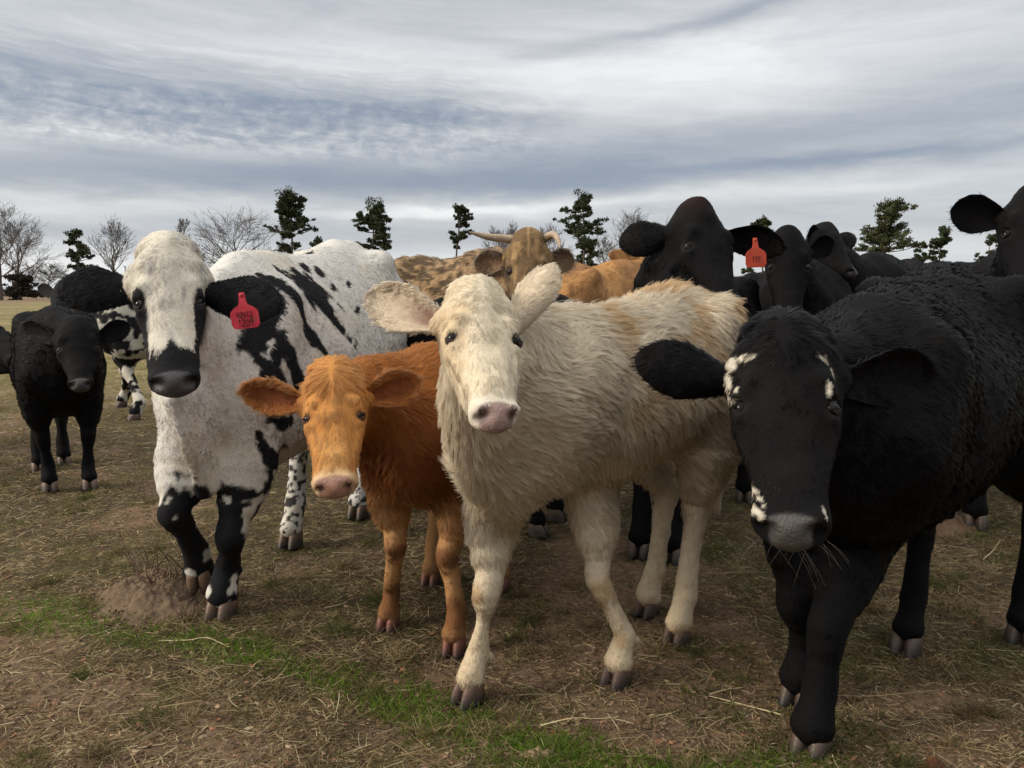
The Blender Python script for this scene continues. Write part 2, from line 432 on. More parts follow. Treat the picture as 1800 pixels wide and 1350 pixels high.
# ---- the head, in units of its own length: x sideways, y from poll to muzzle, z out of the face
def head_prims(fr, s):
    wd = s.get('hw', 1.0); mz = s.get('mz', 1.0); jw = s.get('jaw', 1.0); pk = s.get('poll', 0.0)
    L = fr[2]; k = .035 * L / .45
    rows = [[0, .03, -.15, .165, .13, .13, .0], [0, .12, -.15, .215, .15, .16, .12], [0, .25, -.165, .232, .165, .18, .15], [0, .38, -.175, .218, .165, .19, .18],
            [0, .50, -.175, .182, .152, .18, .18], [0, .63, -.165, .152, .132, .16, .12], [0, .77, -.158, .138, .112, .13, .02], [0, .88, -.155, .132, .10, .11, -.05], [0, .94, -.155, .118, .085, .09, -.05]]
    rows = np.array(rows); rows[:, 3] *= wd; rows[0, 3] *= s.get('tw', 1); rows[1, 3] *= (1 + s.get('tw', 1)) / 2; rows[6:, 3] *= mz / max(wd, .01) * 1.0 + 0
    P = [Prim(rows, (0, 0, 1), k=k, sub=3, frame=fr)]
    A = lambda nodes, up=(0, 0, 1), kk=k, **kw: P.append(Prim(nodes, up, k=kk, frame=fr, **kw))
    if pk: A([[0, .0, -.13, s.get('pw', .14) * wd, pk * .8, .1, .1], [0, .03, -.13, .08 * wd, pk, .1, .1], [0, .12, -.13, (s.get('pw', .14) + .03) * wd, pk * .85, .1, .1]], sub=1, kk=k * 2)
    # cheeks and jaw
    A([[.10 * wd, .22, -.30, .085, .12, .12, 0], [.105 * wd, .38, -.36, .085, .13, .11 * jw, 0], [.085 * wd, .55, -.33, .062, .10, .09 * jw, 0], [.055, .75, -.27, .05, .08, .07, 0]], mirror=True, sub=2)
    A([[0, .35, -.33, .1, .1, .1, 0], [0, .86, -.255, .075, .06, .06, 0]], sub=1)
    # brow over the eye, eye rims, cheekbone
    A([[.165 * wd, .30, -.055, .05, .045, .05, 0], [.190 * wd, .365, -.080, .034, .036, .04, 0]], mirror=True, sub=1, kk=k * .8)
    A([[.185 * wd, .455, -.115, .030, .026, .03, 0]], mirror=True, sub=1, kk=k * .6)
    A([[.180 * wd, .49, -.165, .032, .03, .036, 0], [.132 * wd, .72, -.165, .022, .024, .026, 0]], mirror=True, sub=1, kk=k * .6)
    A([[.225 * wd, .54, -.265, .030, .035, .035, 0], [.180 * wd, .70, -.235, .028, .03, .03, 0]], mirror=True, sub=1, kk=k * 1.2, op='sub')
    A([[.235 * wd, .24, -.020, .028, .028, .028, 0], [.235 * wd, .31, -.035, .024, .024, .024, 0]], mirror=True, sub=1, kk=k * 1.2, op='sub')
    A([[0, .52, .010, .05 * wd, .018, .018, 0], [0, .68, -.012, .04, .018, .018, 0]], mirror=False, sub=1, kk=k * 1.2, op='sub')
    # muzzle: broad pad, upper lip, chin
    A([[0, .955, -.125, .100 * mz, .058, .075, -.1]], sub=1, kk=k * .8)
    A([[.084 * mz, .925, -.165, .056, .068, .078, 0]], mirror=True, sub=1, kk=k * .7)
    A([[.088 * mz, .945, -.085, .034, .030, .035, 0]], mirror=True, sub=1, kk=k * .6)
    A([[0, .885, -.280, .090 * mz, .05, .052, 0]], sub=1, kk=k * .5)
    # ear roots
    A([[.16 * wd, .18, -.18, .07, .07, .07, 0], [.225 * wd, .19, -.20, .05, .05, .05, 0]], mirror=True, sub=1)
    # sockets, nostrils, mouth
    ex, ey, ez = .193 * wd, .405, -.103
    A([[ex + .008, ey, ez + .004, .036, .030, .028, 0]], mirror=True, sub=1, op='sub', kk=k * .35)
    A([[.056 * mz, 1.01, -.072, .014, .024, .020, 0], [.084 * mz, .990, -.100, .027, .046, .034, 0], [.116 * mz, .965, -.150, .016, .028, .022, 0]], (0, 1, .2), kk=k * .3, mirror=True, sub=2, op='sub')
    A([[0, .99, -.245, .12 * mz, .006, .006, 0], [.06 * mz, .97, -.243, .03, .006, .006, 0], [.11 * mz, .84, -.238, .02, .006, .006, 0]], (0, 0, 1), kk=k * .3, mirror=True, sub=2, op='sub')
    return P
def ear_mesh(base, tip, face, width, cup=.35, droop=0.0, n=22, mseg=14, th=.006, root=.30, wide=.55, pt=0.0):
    """a cupped leaf: base -> tip, the hollow looks along `face`"""
    base, tip = np.asarray(base, float), np.asarray(tip, float); L = np.linalg.norm(tip - base); d = unit(tip - base)
    f = np.asarray(face, float); f = unit(f - d * (f @ d)); s_ = np.cross(d, f)
    u = np.linspace(0, 1, n); prof = np.interp(u, [0, .12, .3, wide, .75, .9, .97, 1], [root, root + .12, .72, 1.0, .95 - .10 * pt, .68 - .20 * pt, .42 - .18 * pt, .12 - .05 * pt]) * width * .5
    cupn = np.interp(u, [0, .2, .5, 1], [1.25, 1.0, .62, .35]) * cup * 2.4
    rows = []
    for side in (1, -1):
        vv = np.linspace(-1, 1, mseg) * side
        for j in range(n):
            ang = vv * cupn[j] * 1.2; rr = prof[j] / max(.3, math.sin(min(1.5, cupn[j] * 1.2))) if cupn[j] > .25 else None
            if rr is None: xx = vv * prof[j]; zz_ = vv ** 2 * 0
            else: xx = rr * np.sin(ang); zz_ = rr * (1 - np.cos(ang))
            tt = th * (1 - .55 * abs(vv) ** 3) * (1 - .5 * u[j])
            c = base + d * (u[j] * L) + np.array((0, 0, -1.0)) * droop * u[j] ** 2 * L
            rows.append(c + s_ * xx[:, None] + f * (zz_ - prof[j] * .25 + side * tt)[:, None])
    V = np.array(rows).reshape(2, n, mseg, 3); F = []
    idx = np.arange(2 * n * mseg).reshape(2, n, mseg)
    for sd in (0, 1):
        a_ = idx[sd]; F.append(np.stack([a_[:-1, :-1], a_[:-1, 1:], a_[1:, 1:], a_[1:, :-1]], -1).reshape(-1, 4))
    a0, b0 = idx[0], idx[1][:, ::-1]
    for c in (0, mseg - 1):
        st = np.stack([a0[:-1, c], a0[1:, c], b0[1:, c], b0[:-1, c]], -1); F.append(st if c == 0 else st[:, ::-1])
    e = np.stack([a0[-1, :-1], a0[-1, 1:], b0[-1, 1:], b0[-1, :-1]], -1); F.append(e)
    F = np.concatenate(F); V = V.reshape(-1, 3)
    inner = np.concatenate([np.ones(n * mseg), np.zeros(n * mseg)]); edge = np.tile(np.abs(np.linspace(-1, 1, mseg)), 2 * n)
    uu = np.concatenate([np.repeat(u, mseg)] * 2)
    # wind the faces outwards
    nn = np.cross(V[F[0, 2]] - V[F[0, 0]], V[F[0, 3]] - V[F[0, 1]])
    if nn @ f < 0: F = F[:, ::-1]
    return V, F, inner, np.maximum(edge, smooth01(uu, .8, 1)), uu, np.tile(d, (len(V), 1))

# ---- generic animal -------------------------------------------------------------
TORSO = np.array([[0.0, .78, .46, .085], [.10, .90, .40, .150], [.24, 1.0, .39, .195], [.42, .97, .40, .225], [.62, .955, .42, .235], [.80, .985, .49, .205], [.93, .965, .56, .165], [1.0, .93, .62, .11]])
def cow(s):
    """s: description of one animal; returns its root Empty. All lengths in metres."""
    t0 = time.time()
    Hc = s['H']; chest, rump = np.array(s['chest'], float), np.array(s['rump'], float)
    dr = unit(rump - chest); Lb = np.linalg.norm(rump - chest); left = np.array((-dr[1], dr[0]))   # sideways
    fat = s.get('fat', 1.0); prims = []
    Tt = np.array(s.get('torso', TORSO)); dip = s.get('bend', 0.0)
    rows = []
    for f_, top, bot, w in Tt:
        top = top * Hc; bot = bot * Hc; c = bot + (top - bot) * .50
        xy = chest + dr * f_ * Lb + left * dip * math.sin(math.pi * f_)
        rows.append([xy[0], xy[1], c, w * Hc * fat, top - c, c - bot, .22])
    def tp(f_):
        a = np.array([np.interp(f_, Tt[:, 0], Tt[:, i]) for i in (1, 2, 3)]); xy = chest + dr * f_ * Lb + left * dip * math.sin(math.pi * f_); return xy, a[0] * Hc, a[1] * Hc, a[2] * Hc * fat
    prims.append(Prim(rows, (0, 0, 1), k=.05, sub=2))
    # shoulder blades, hips and tail head
    for sd in (-1, 1):
        xy, top, bot, w = tp(.20)
        a = np.array((*(xy + left * sd * w * .60), top - .13 * Hc)); b_ = np.array((*(chest + dr * Lb * .07 + left * sd * w * .60), bot + .24 * Hc))
        prims.append(Prim([[*a, .07 * Hc, .07 * Hc, .07 * Hc, 0], [*b_, .075 * Hc, .085 * Hc, .085 * Hc, 0]], (dr[0], dr[1], 0.01), k=.10, sub=1))
        xy, top, bot, w = tp(.80)
        a = np.array((*(xy + left * sd * w * .80), top - .085 * Hc)); prims.append(Prim([[*a, .045 * Hc, .04 * Hc, .05 * Hc, 0]], (0, 0, 1), k=.10, sub=1))
    xy, top, bot, w = tp(.97)
    th = np.array((*xy, top - .02 * Hc))
    if s.get('tail', True):
        b_ = np.array((*(xy + dr * .10), top - .12 * Hc)); c = np.array((*(xy + dr * .13), top - .40 * Hc)); e = np.array((*(xy + dr * .12), top - .68 * Hc))
        prims.append(Prim([[*th, .03, .03, .03, 0], [*b_, .026, .026, .026, 0], [*c, .018, .018, .018, 0], [*e, .022, .022, .022, 0]], (1, .3, 0.1), k=.04, sub=3))
    g = s.get('leg', 1.0) * 1.12
    hooves = []
    def chainleg(pts, r, upv, k=.05):
        prims.append(Prim([[*p_, *rr] for p_, rr in zip(pts, r)], upv, k=k, sub=2))
    fx = np.array((-dr[0], -dr[1], 0.0))      # the way the animal faces
    # front legs: hoof point, optional knee point and flex
    for i, lg in enumerate(s['front']):
        if lg is None: continue
        hf = np.array(lg['hoof'], float); sd = lg['side']
        xy, top, bot, w = tp(.17)
        el = np.array((*(xy + left * sd * w * .72 - dr * .02), bot + .10 * Hc)); sh = np.array((*(xy + left * sd * w * .55), bot + .28 * Hc))
        if 'el' in lg: e0 = el; el = np.array(lg['el'], float); sh = sh + (el - e0) * np.array((.6, .6, .5))
        gz = hf[2]; r_ = g * Hc
        fet = hf + np.array((0, 0, .115 * r_ / 1.0)) - fx * .03 * r_
        kn = np.array(lg['knee'], float) if 'knee' in lg else (el * .47 + fet * .53) + fx * .015
        if 'fet' in lg: fet = np.array(lg['fet'], float)
        cor = hf + np.array((0, 0, .056 * r_)) - fx * .008
        if 'cor' in lg: cor = np.array(lg['cor'], float)
        m1 = el * .45 + kn * .55; dn = unit(fet - kn)
        up1 = unit(el - kn)
        pts = [sh, el, m1, kn + up1 * .05 * r_, kn + fx * .006, kn + dn * .055 * r_, kn * .45 + fet * .55, fet - dn * .025 * r_, fet, (fet + cor) / 2, cor]
        q = [(.078, .11, .10), (.066, .088, .080), (.050, .060, .056), (.036, .038, .040), (.0335, .038, .034), (.027, .027, .031), (.0235, .026, .030), (.027, .029, .034), (.0295, .031, .037), (.030, .033, .035), (.037, .041, .037)]
        th_ = lg.get('th', 1.0)
        chainleg(pts, [(a * r_ * th_, b_ * r_ * th_, c * r_ * th_, 0) for a, b_, c in q], fx)
        l3 = np.array((left[0], left[1], 0.0))
        for q_ in (-1, 1):
            dc = fet - fx * .026 * r_ + l3 * q_ * .015 * r_ - np.array((0, 0, .018 * r_)); prims.append(Prim([[*dc, .011 * r_, .011 * r_, .013 * r_, 0]], (0, 0, 1), k=.004, sub=1))
        hooves.append((hf, fx, lg))
    for i, lg in enumerate(s['hind']):
        if lg is None: continue
        hf = np.array(lg['hoof'], float); sd = lg['side']; r_ = g * Hc
        xy, top, bot, w = tp(.84)
        hip = np.array((*(xy + left * sd * w * .55), top - .20 * Hc)); xy2 = chest + dr * Lb * .74
        fet = hf + np.array((0, 0, .12 * r_)) - fx * .035 * r_
        hock = np.array(lg['hock'], float) if 'hock' in lg else np.array((fet[0], fet[1], 0)) + np.array((0, 0, .40 * Hc)) - fx * .06 * Hc
        st = np.array((*(xy2 + left * sd * w * .80), .60 * Hc)) * .8 + .2 * hock; st[2] = .58 * Hc
        dn = unit(fet - hock); cor = hf + np.array((0, 0, .056 * r_)) - fx * .008
        gas = st * .35 + hock * .65
        pts = [hip, hip * .4 + st * .6, st, gas, hock + unit(gas - hock) * .04, hock, hock + dn * .06 * r_, hock * .45 + fet * .55, fet - dn * .025 * r_, fet, (fet + cor) / 2, cor]
        q = [(.105, .14, .15), (.10, .13, .14), (.078, .095, .10), (.046, .058, .066), (.034, .040, .048), (.034, .040, .044), (.030, .032, .037), (.025, .028, .033), (.030, .031, .037), (.033, .034, .041), (.030, .033, .035), (.037, .041, .037)]
        chainleg(pts, [(a * r_, b_ * r_, c * r_, 0) for a, b_, c in q], fx, k=.07)
        hooves.append((hf, fx, lg))
    # head frame
    fr = None
    if 'poll' in s:
        po, mu = np.array(s['poll'], float), np.array(s['muz'], float); L = np.linalg.norm(mu - po); Yh = unit(mu - po)
        fn = np.asarray(s['face'], float); Zh = unit(fn - Yh * (fn @ Yh)); Xh = np.cross(Yh, Zh); M = np.stack([Xh, Yh, Zh], 1)
        fr = (M, po, L); prims_h = head_prims(fr, s.get('head', {}))
        # neck
        xy, top, bot, w = tp(.12)
        n0 = np.array((*(xy + dr * .05), (top * .55 + bot * .45) + .04)); n2 = po + M @ (np.array((0, .14, -.28)) * L)
        nm = s.get('neck', {}); n1 = n0 * .5 + n2 * .5 + np.array(nm.get('off', (0, 0, .02)))
        nw = nm.get('w', 1.0) * Hc; up = np.array(nm.get('up', (0, 0, 1)))
        nl = L / .42
        prims.append(Prim([[*n0, .135 * nw, .20 * nw, .20 * nw, .1], [*n1, .098 * nw, .145 * nw, .155 * nw, .1], [*n2, .075 * nl, .085 * nl, .095 * nl, 0], [*(po + M @ (np.array((0, .2, -.2)) * L)), .06 * nl, .06 * nl, .06 * nl, 0]], up, k=.06, sub=4))
    for e in s.get('extra', []): prims.append(Prim(*e[0], **e[1]))
    if fr: prims += prims_h
    org = np.array((*((chest + rump) / 2), 0.0))
    wa = s.get('warp', .006)
    wf = lambda P: fbm(P, 9, 2, 5) * wa + fbm(P, 26, 2, 9) * wa * .25
    V, F = polygonise(prims, s.get('res', .012), clip_z=.012, warp=wf)
    if fr:
        nh = len(prims) - len(prims_h); db, dh_ = sdf(V, prims[:nh], .3), sdf(V, [q for q in prims_h if q.op == 'add'], .3)
        headw = smooth01(db - dh_, -.035, .030)
    else: headw = np.zeros(len(V))
    inner = np.zeros(len(V)); edge = np.zeros(len(V)); isear = np.zeros(len(V)); eu = np.zeros(len(V)); ed = np.zeros((len(V), 3))
    for e in s.get('ears', []):
        sgn = e['sd']; bl = np.array((sgn * .185 * s.get('head', {}).get('hw', 1.0), e.get('y', .20), -.20)) * L + np.array(e.get('off', (0, 0, 0)))
        b0 = po + M @ bl
        v, f, i_, d_, u_, dd = ear_mesh(b0, e['tip'], e['face'], e['w'], e.get('cup', .35), e.get('droop', 0), root=e.get('root', .32) * .7, th=e.get('th', .006), pt=e.get('pt', .5))
        F = np.concatenate([F, f + len(V)]); V = np.concatenate([V, v]); inner = np.concatenate([inner, i_]); edge = np.concatenate([edge, d_])
        isear = np.concatenate([isear, np.ones(len(v))]); eu = np.concatenate([eu, u_]); headw = np.concatenate([headw, np.zeros(len(v))]); ed = np.concatenate([ed, dd])
    N = vnormals(V, F)
    root = empty(s['name'], org)
    tag(root, s['label'], s['cat'], s.get('group'))
    o = mesh_obj('body', V, F, 'hide', root, origin=org)
    Hl = ((V - po) @ M) / L if fr else np.full((len(V), 3), 9.0)
    bvh = BVHTree.FromPolygons([tuple(v) for v in V], [tuple(f) for f in F]) if s.get('marks') else None
    A = dict(ed=ed, headw=headw, P=V, N=N, Hl=Hl, inner=inner, isear=isear, eu=eu, edge=edge, L=L if fr else .4, org=org, Hc=Hc, dr=dr, chest=chest, Lb=Lb, left=left)
    anchors = []
    if bvh:
        for mk in s['marks']:
            u, v_, Yh_ = mk[0], mk[1], 3.0
            d = W(u, v_, 3.0) - np.array((0, 0, CAM_H)); hit = bvh.ray_cast(Vector((0, 0, CAM_H)), Vector(d).normalized())
            if hit[0] is None: continue
            anchors.append((np.array(hit[0]), np.array(hit[1]), mk, np.linalg.norm(np.array(hit[0]) - np.array((0, 0, CAM_H)))))
    A['anchors'] = anchors
    # bare muzzle mask
    hx, hy, hz = Hl.T; mzs = s.get('head', {}).get('mz', 1.0)
    bare = smooth01(hy + .035 * (1 - np.clip(np.abs(hx) / (.11 * mzs), 0, 1.5) ** 2), .935 + s.get('pady', 0), .955 + s.get('pady', 0)) * smooth01(-np.abs(hx), -(.122 * mzs * s.get('padw', 1) + .25 * np.clip(hz + .12, -.2, .02)), -(.104 * mzs * s.get('padw', 1) + .25 * np.clip(hz + .12, -.2, .02))) * (hy < 1.3) * smooth01(hz, -.228, -.215) * (1 - isear)
    colr = s['color'](A)
    nosec = np.array(s.get('nose', (.02, .018, .018)))
    mot = fbm(V, 60, 3, 3)[:, None]
    nostril = np.exp(-(((np.abs(hx) - .088 * mzs) / .024) ** 2 + ((hz + .108) / .040) ** 2)) * (hy > .93) * (hy < 1.2)
    cc = (colr * .92 * (1 - bare[:, None]) + bare[:, None] * nosec * (1 + .35 * mot)) * (1 - .85 * nostril[:, None])
    eyem = np.exp(-(((np.abs(hx) - .193 * s.get('head', {}).get('hw', 1.0)) / .060) ** 2 + ((hy - .405) / .046) ** 2 + ((hz + .105) / .055) ** 2) ** 2) * (1 - isear)
    cc = cc * (1 - .80 * eyem[:, None] * s.get('lid', 1.0))
    point_col(o, np.concatenate([np.clip(cc, 0, 1), np.clip(bare + .6 * eyem, 0, 1)[:, None]], 1))
    # eyes
    if fr and s.get('eyes', True):
        hw = s.get('head', {}).get('hw', 1.0)
        for sd in (-1, 1):
            me = _eye_mesh(); e = bpy.data.objects.new('eye', me); col_.objects.link(e); e.parent = root
            c = po + M @ (np.array((sd * (.193 * hw - .017), .405, -.116)) * L); e.location = tuple(c - org); r = .040 * L * s.get('eye', .86 if s.get('dark') else 1.0)
            e.scale = (r,) * 3
            lm = eyelid_mesh(s.get('lidc', (.006, .005, .005) if s.get('dark') else None)); el_ = bpy.data.objects.new('eyelid', lm); col_.objects.link(el_); el_.parent = e
            out = unit(M @ np.array((sd * .80, -.12, .58))); ax = M @ unit(np.array((-sd * .42, .62, .35))); ax = unit(ax - out * (ax @ out)); up_ = np.cross(out, ax)
            if up_ @ (M @ np.array((0, -1.0, .4))) < 0: up_ = -up_
            Q = Matrix(np.stack([np.cross(up_, out), up_, out], 1).tolist()).to_4x4(); el_.matrix_local = Q
    for hf, fxx, lg in hooves:
        if lg.get('nohoof'): continue
        toe = lg.get('toe', (fxx[0], fxx[1])); p_ = hf.copy(); p_[2] = hf[2]
        add_hoof(root, org, p_ - np.array((toe[0], toe[1], 0)) * 0.0, toe, Hc * g * .77 * lg.get('hs', 1.0), s.get('hoofc', (1, 1, 1)))
    s['_'] = dict(root=root, org=org, fr=fr, M=M if fr else None)
    if not QUICK and s.get('fur', 0) > 0: fur(s, root, org, V, F, N, A, bare, colr, eyem)
    if s.get('after'): s['after'](s, root, org, fr)
    print('%-14s %6d verts  %.1fs  H=%.2f Lb=%.2f headL=%.2f' % (s['name'], len(V), time.time() - t0, Hc, Lb, L if fr else 0))
    return root
_em = []
def _eye_mesh():
    if not _em:
        import bmesh
        bm = bmesh.new(); bmesh.ops.create_uvsphere(bm, u_segments=20, v_segments=12, radius=1.0)
        me = bpy.data.meshes.new('eye'); bm.to_mesh(me); bm.free(); me.polygons.foreach_set('use_smooth', [True] * len(me.polygons)); me.materials.append(MATS['eye']); _em.append(me)
    return _em[0]

_lid = {}
def eyelid_mesh(colr=None):
    """upper and lower lids round a unit eyeball looking along +Z, slit along X"""
    key = tuple(colr or (.05, .035, .03))
    if key in _lid: return _lid[key]
    V, F = [], []; n, mm = 21, 9
    for sg in (1, -1):
        for i in range(n):
            a = -1 + 2 * i / (n - 1); ph = a * R(62); open_ = (R(27) if sg > 0 else R(20)) * math.sqrt(max(0, 1 - a * a))
            for j in range(mm):
                t_ = j / (mm - 1); th = open_ + (R(80) - open_) * t_; rr = 1.05 + .13 * math.sin(t_ * math.pi) + (.10 if j < 2 else 0)
                V.append((rr * math.sin(ph) * math.cos(th), sg * rr * math.sin(th), rr * math.cos(ph) * math.cos(th)))
    for s0 in (0, 1):
        for i in range(n - 1):
            for j in range(mm - 1):
                k = s0 * n * mm + i * mm + j; q = [k, k + mm, k + mm + 1, k + 1]; F.append(q if s0 == 0 else q[::-1])
    o = mesh_obj('eyelid', V, F, 'hide'); me = o.data; point_col(o, np.tile((*key, .7), (len(V), 1))); bpy.data.objects.remove(o); _lid[key] = me; return me
def interp(A, key, tri, w):
    a = A[key]; 
    if a.ndim == 1: return (a[tri] * w).sum(1)
    return (a[tri] * w[..., None]).sum(1)
def fur(s, root, org, V, F, N, A, bare, colr, eyem):
    rng = np.random.default_rng(abs(hash(s['name'])) % 1000 if False else s.get('seed', 1))
    tri = np.concatenate([F[:, [0, 1, 2]], F[:, [0, 2, 3]]])
    c = V[tri].mean(1); ar = np.linalg.norm(np.cross(V[tri[:, 1]] - V[tri[:, 0]], V[tri[:, 2]] - V[tri[:, 0]]), axis=1) / 2
    n = N[tri].mean(1); view = unitn(np.array((0, 0, CAM_H)) - c)
    facing = (n * view).sum(1)
    wgt = ar * np.where(facing > -.25, 1.0, .12)
    hd = A['headw'][tri].mean(1) > .5
    wgt *= np.where(hd, s.get('headdens', 1.5), 1.0) * (1 - .97 * bare[tri].mean(1)) * (1 - .97 * np.clip(eyem[tri].mean(1) * 2.2, 0, 1))
    # out of view to the sides
    px = 900 + c[:, 0] / np.maximum(c[:, 1], .2) * FPX; wgt *= np.where((px > -120) & (px < 1920), 1, .1)
    nS = int(s['fur'])
    ti = rng.choice(len(tri), nS, p=wgt / wgt.sum()); tr = tri[ti]
    a, b_ = rng.random(nS), rng.random(nS); fl = a + b_ > 1; a[fl], b_[fl] = 1 - a[fl], 1 - b_[fl]
    w = np.stack([1 - a - b_, a, b_], 1)
    P = (V[tr] * w[..., None]).sum(1); Nn = unitn((N[tr] * w[..., None]).sum(1)); Hl = (A['Hl'][tr] * w[..., None]).sum(1)
    B = dict(A); B.update(P=P, N=Nn, Hl=Hl)
    B['ed'] = (ed_ := (A['ed'][tr] * w[..., None]).sum(1))
    for k_ in ('inner', 'isear', 'eu', 'edge', 'headw'): B[k_] = (A[k_][tr] * w).sum(1)
    cl = s['color'](B)
    # --- lie of the coat
    dr3 = np.array((A['dr'][0], A['dr'][1], 0.0)); down = np.array((0, 0, -1.0))
    zrel = P[:, 2] / A['Hc']; legm = 1 - smooth01(zrel, .30, .50)
    D = dr3 * (.75 * (1 - legm))[:, None] + down * (.45 + legm)[:, None]
    topm = smooth01(Nn[:, 2], .5, .95); D = D + dr3 * topm[:, None] * 1.2
    hm = B['headw']
    if s['_']['fr']:
        M = s['_']['M']; wy = s.get('whorl', .16)
        hx, hy = Hl[:, 0], Hl[:, 1] - wy
        Dh = np.stack([hx * 1.6 + .04 * np.sign(hx), hy + .02 + np.where(hy > .15, .45, 0), -.25 + 0 * hx], 1)
        sw = fbm(P, 22, 2, 31)
        Dh[:, 0] += sw * .10
        Dh = unitn(Dh) @ M.T
        D = D * (1 - hm[:, None]) + Dh * hm[:, None] * 1.2
    D = D + np.stack([fbm(P, s.get('swf', 6), 2, 40), fbm(P, s.get('swf', 6), 2, 41), fbm(P, s.get('swf', 6), 2, 42)], 1) * s.get('swirl', .35) * (1 - .75 * np.maximum(hm, legm))[:, None]
    ise = B['isear']
    D = D * (1 - ise[:, None]) + ise[:, None] * (ed_ + down * .25)
    D = D - Nn * (D * Nn).sum(1)[:, None]; D = unitn(D)
    Ln = s.get('flen', .02) * (1 - s.get('lshort', .62) * legm) * (1 - s.get('hshort', .35) * hm) * (.55 + .75 * rng.random(nS))
    if 'lenf' in s: Ln = Ln * s['lenf'](B)
    Ln = np.where(ise > .5, s.get('elen', s.get('flen', .02)) * (.45 + .6 * rng.random(nS)) * (1 - .5 * (B['inner'] > .5) * (B['edge'] < .55)), Ln)
    nearm = smooth01(Hl[:, 1], .80, .93) * hm; Ln *= 1 - .65 * nearm
    lift = s.get('lift', .16) + .25 * fbm(P, 14, 2, 77) + .12 * rng.standard_normal(nS); lift = np.clip(lift, .08, 1.4) * (1 - .5 * hm) * (1 - .4 * legm)
    lift = np.where(ise > .5, .35 + .5 * B['edge'], lift)
    # --- clumps
    cs = s.get('clump', .012); pull = s.get('cpull', .6)
    kd_n = max(50, int(min(nS / 8, ar.sum() / cs ** 2 * 1.4))); ci = rng.choice(nS, kd_n, replace=False)
    # grid-hash nearest clump (jittered cells)
    cell = cs * 1.3; q = P / cell; base = np.floor(q).astype(np.int64); best = np.full(nS, 9e9); bc = np.zeros((nS, 3)); hb = np.zeros(nS)
    nearE = np.exp(-(((np.abs(Hl[:, 0]) - .193) / .10) ** 2 + ((Hl[:, 1] - .405) / .09) ** 2)) * hm; Ln *= 1 - .6 * nearE
    for ox in (-1, 0, 1):
        for oy in (-1, 0, 1):
            for oz in (-1, 0, 1):
                ii = base + (ox, oy, oz); x, y, z = ii.T
                j = np.stack([_h(x, y, z, 3), _h(x, y, z, 5), _h(x, y, z, 7)], 1); cpt = (ii + j) * cell
                dd = ((P - cpt) ** 2).sum(1); m_ = dd < best; best[m_] = dd[m_]; bc[m_] = cpt[m_]; hb[m_] = _h(x, y, z, 11)[m_]
    off = bc - P; off -= Nn * (off * Nn).sum(1)[:, None]
    Ln = Ln * (.75 + .5 * hb); lift = lift * (.6 + .8 * hb)
    cl = cl * (1 + s.get('cvar', .12) * (hb - .5)[:, None] * 2) * (1 + s.get('svar', .06) * rng.standard_normal(nS)[:, None])
    K = 5; t = np.linspace(0, 1, K)
    off = off * (1 - .7 * ise)[:, None]
    jit = rng.standard_normal((nS, 3)) * s.get('jit', .12)
    Pt = np.zeros((nS, K, 3)); Rd = np.zeros((nS, K))
    for k_ in range(K):
        tt = t[k_]
        Pt[:, k_] = P - Nn * .001 + (D + jit * tt) * (Ln * tt)[:, None] + Nn * (Ln * lift * tt * (1 - .45 * tt))[:, None] + off * (pull * tt ** 1.5 * np.clip(Ln / cs / 2.0, 0, 1))[:, None] + down * (Ln * .12 * tt * tt)[:, None]
        Rd[:, k_] = s.get('frad', .0006) * (1 - .75 * tt ** 1.5)
    nrm = unitn(Nn + D * .22 + jit * .5 + off / cs * .35)
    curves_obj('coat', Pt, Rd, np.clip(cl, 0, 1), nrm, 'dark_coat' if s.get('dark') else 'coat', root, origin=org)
# ================================================================== coats
def marks_mask(A, kind=None, soft=.25):
    m_ = np.zeros(len(A['P']))
    nz = fbm(A['P'], 38, 3, 55) * .42 * (.22 if kind == 'w' else 1)
    for an, nr, mk, dist in A['anchors']:
        u, v, ru, rv, ang = mk[:5]; kd = mk[5] if len(mk) > 5 else 'b'
        if kind is not None and kd != kind: continue
        d = A['P'] - an; a = R(ang); x, z, y = d[:, 0], d[:, 2], d[:, 1]
        ca, sa = math.cos(a), math.sin(a); p_ = x * ca + z * sa; q = -x * sa + z * ca
        ru, rv = ru * dist / FPX, rv * dist / FPX
        r = np.sqrt((p_ / ru) ** 2 + (q / rv) ** 2 + (y / max(.10, 2 * max(ru, rv))) ** 2) + nz
        m_ = np.maximum(m_, 1 - smooth01(r, 1 - soft * .5, 1 + soft * .5))
    return m_
def C(*c): return np.array(c, float)
def mixa(a, b_, f): f = np.asarray(f)[..., None]; return a * (1 - f) + b_ * f
def black_coat(A, sheen=(.0, .0, .0)):
    n = fbm(A['P'], 5, 3, 8); return mixa(np.tile(C(.0030, .0028, .0034), (len(n), 1)), C(.009, .0055, .004), smooth01(n, .1, .7) * .6) + C(*sheen)
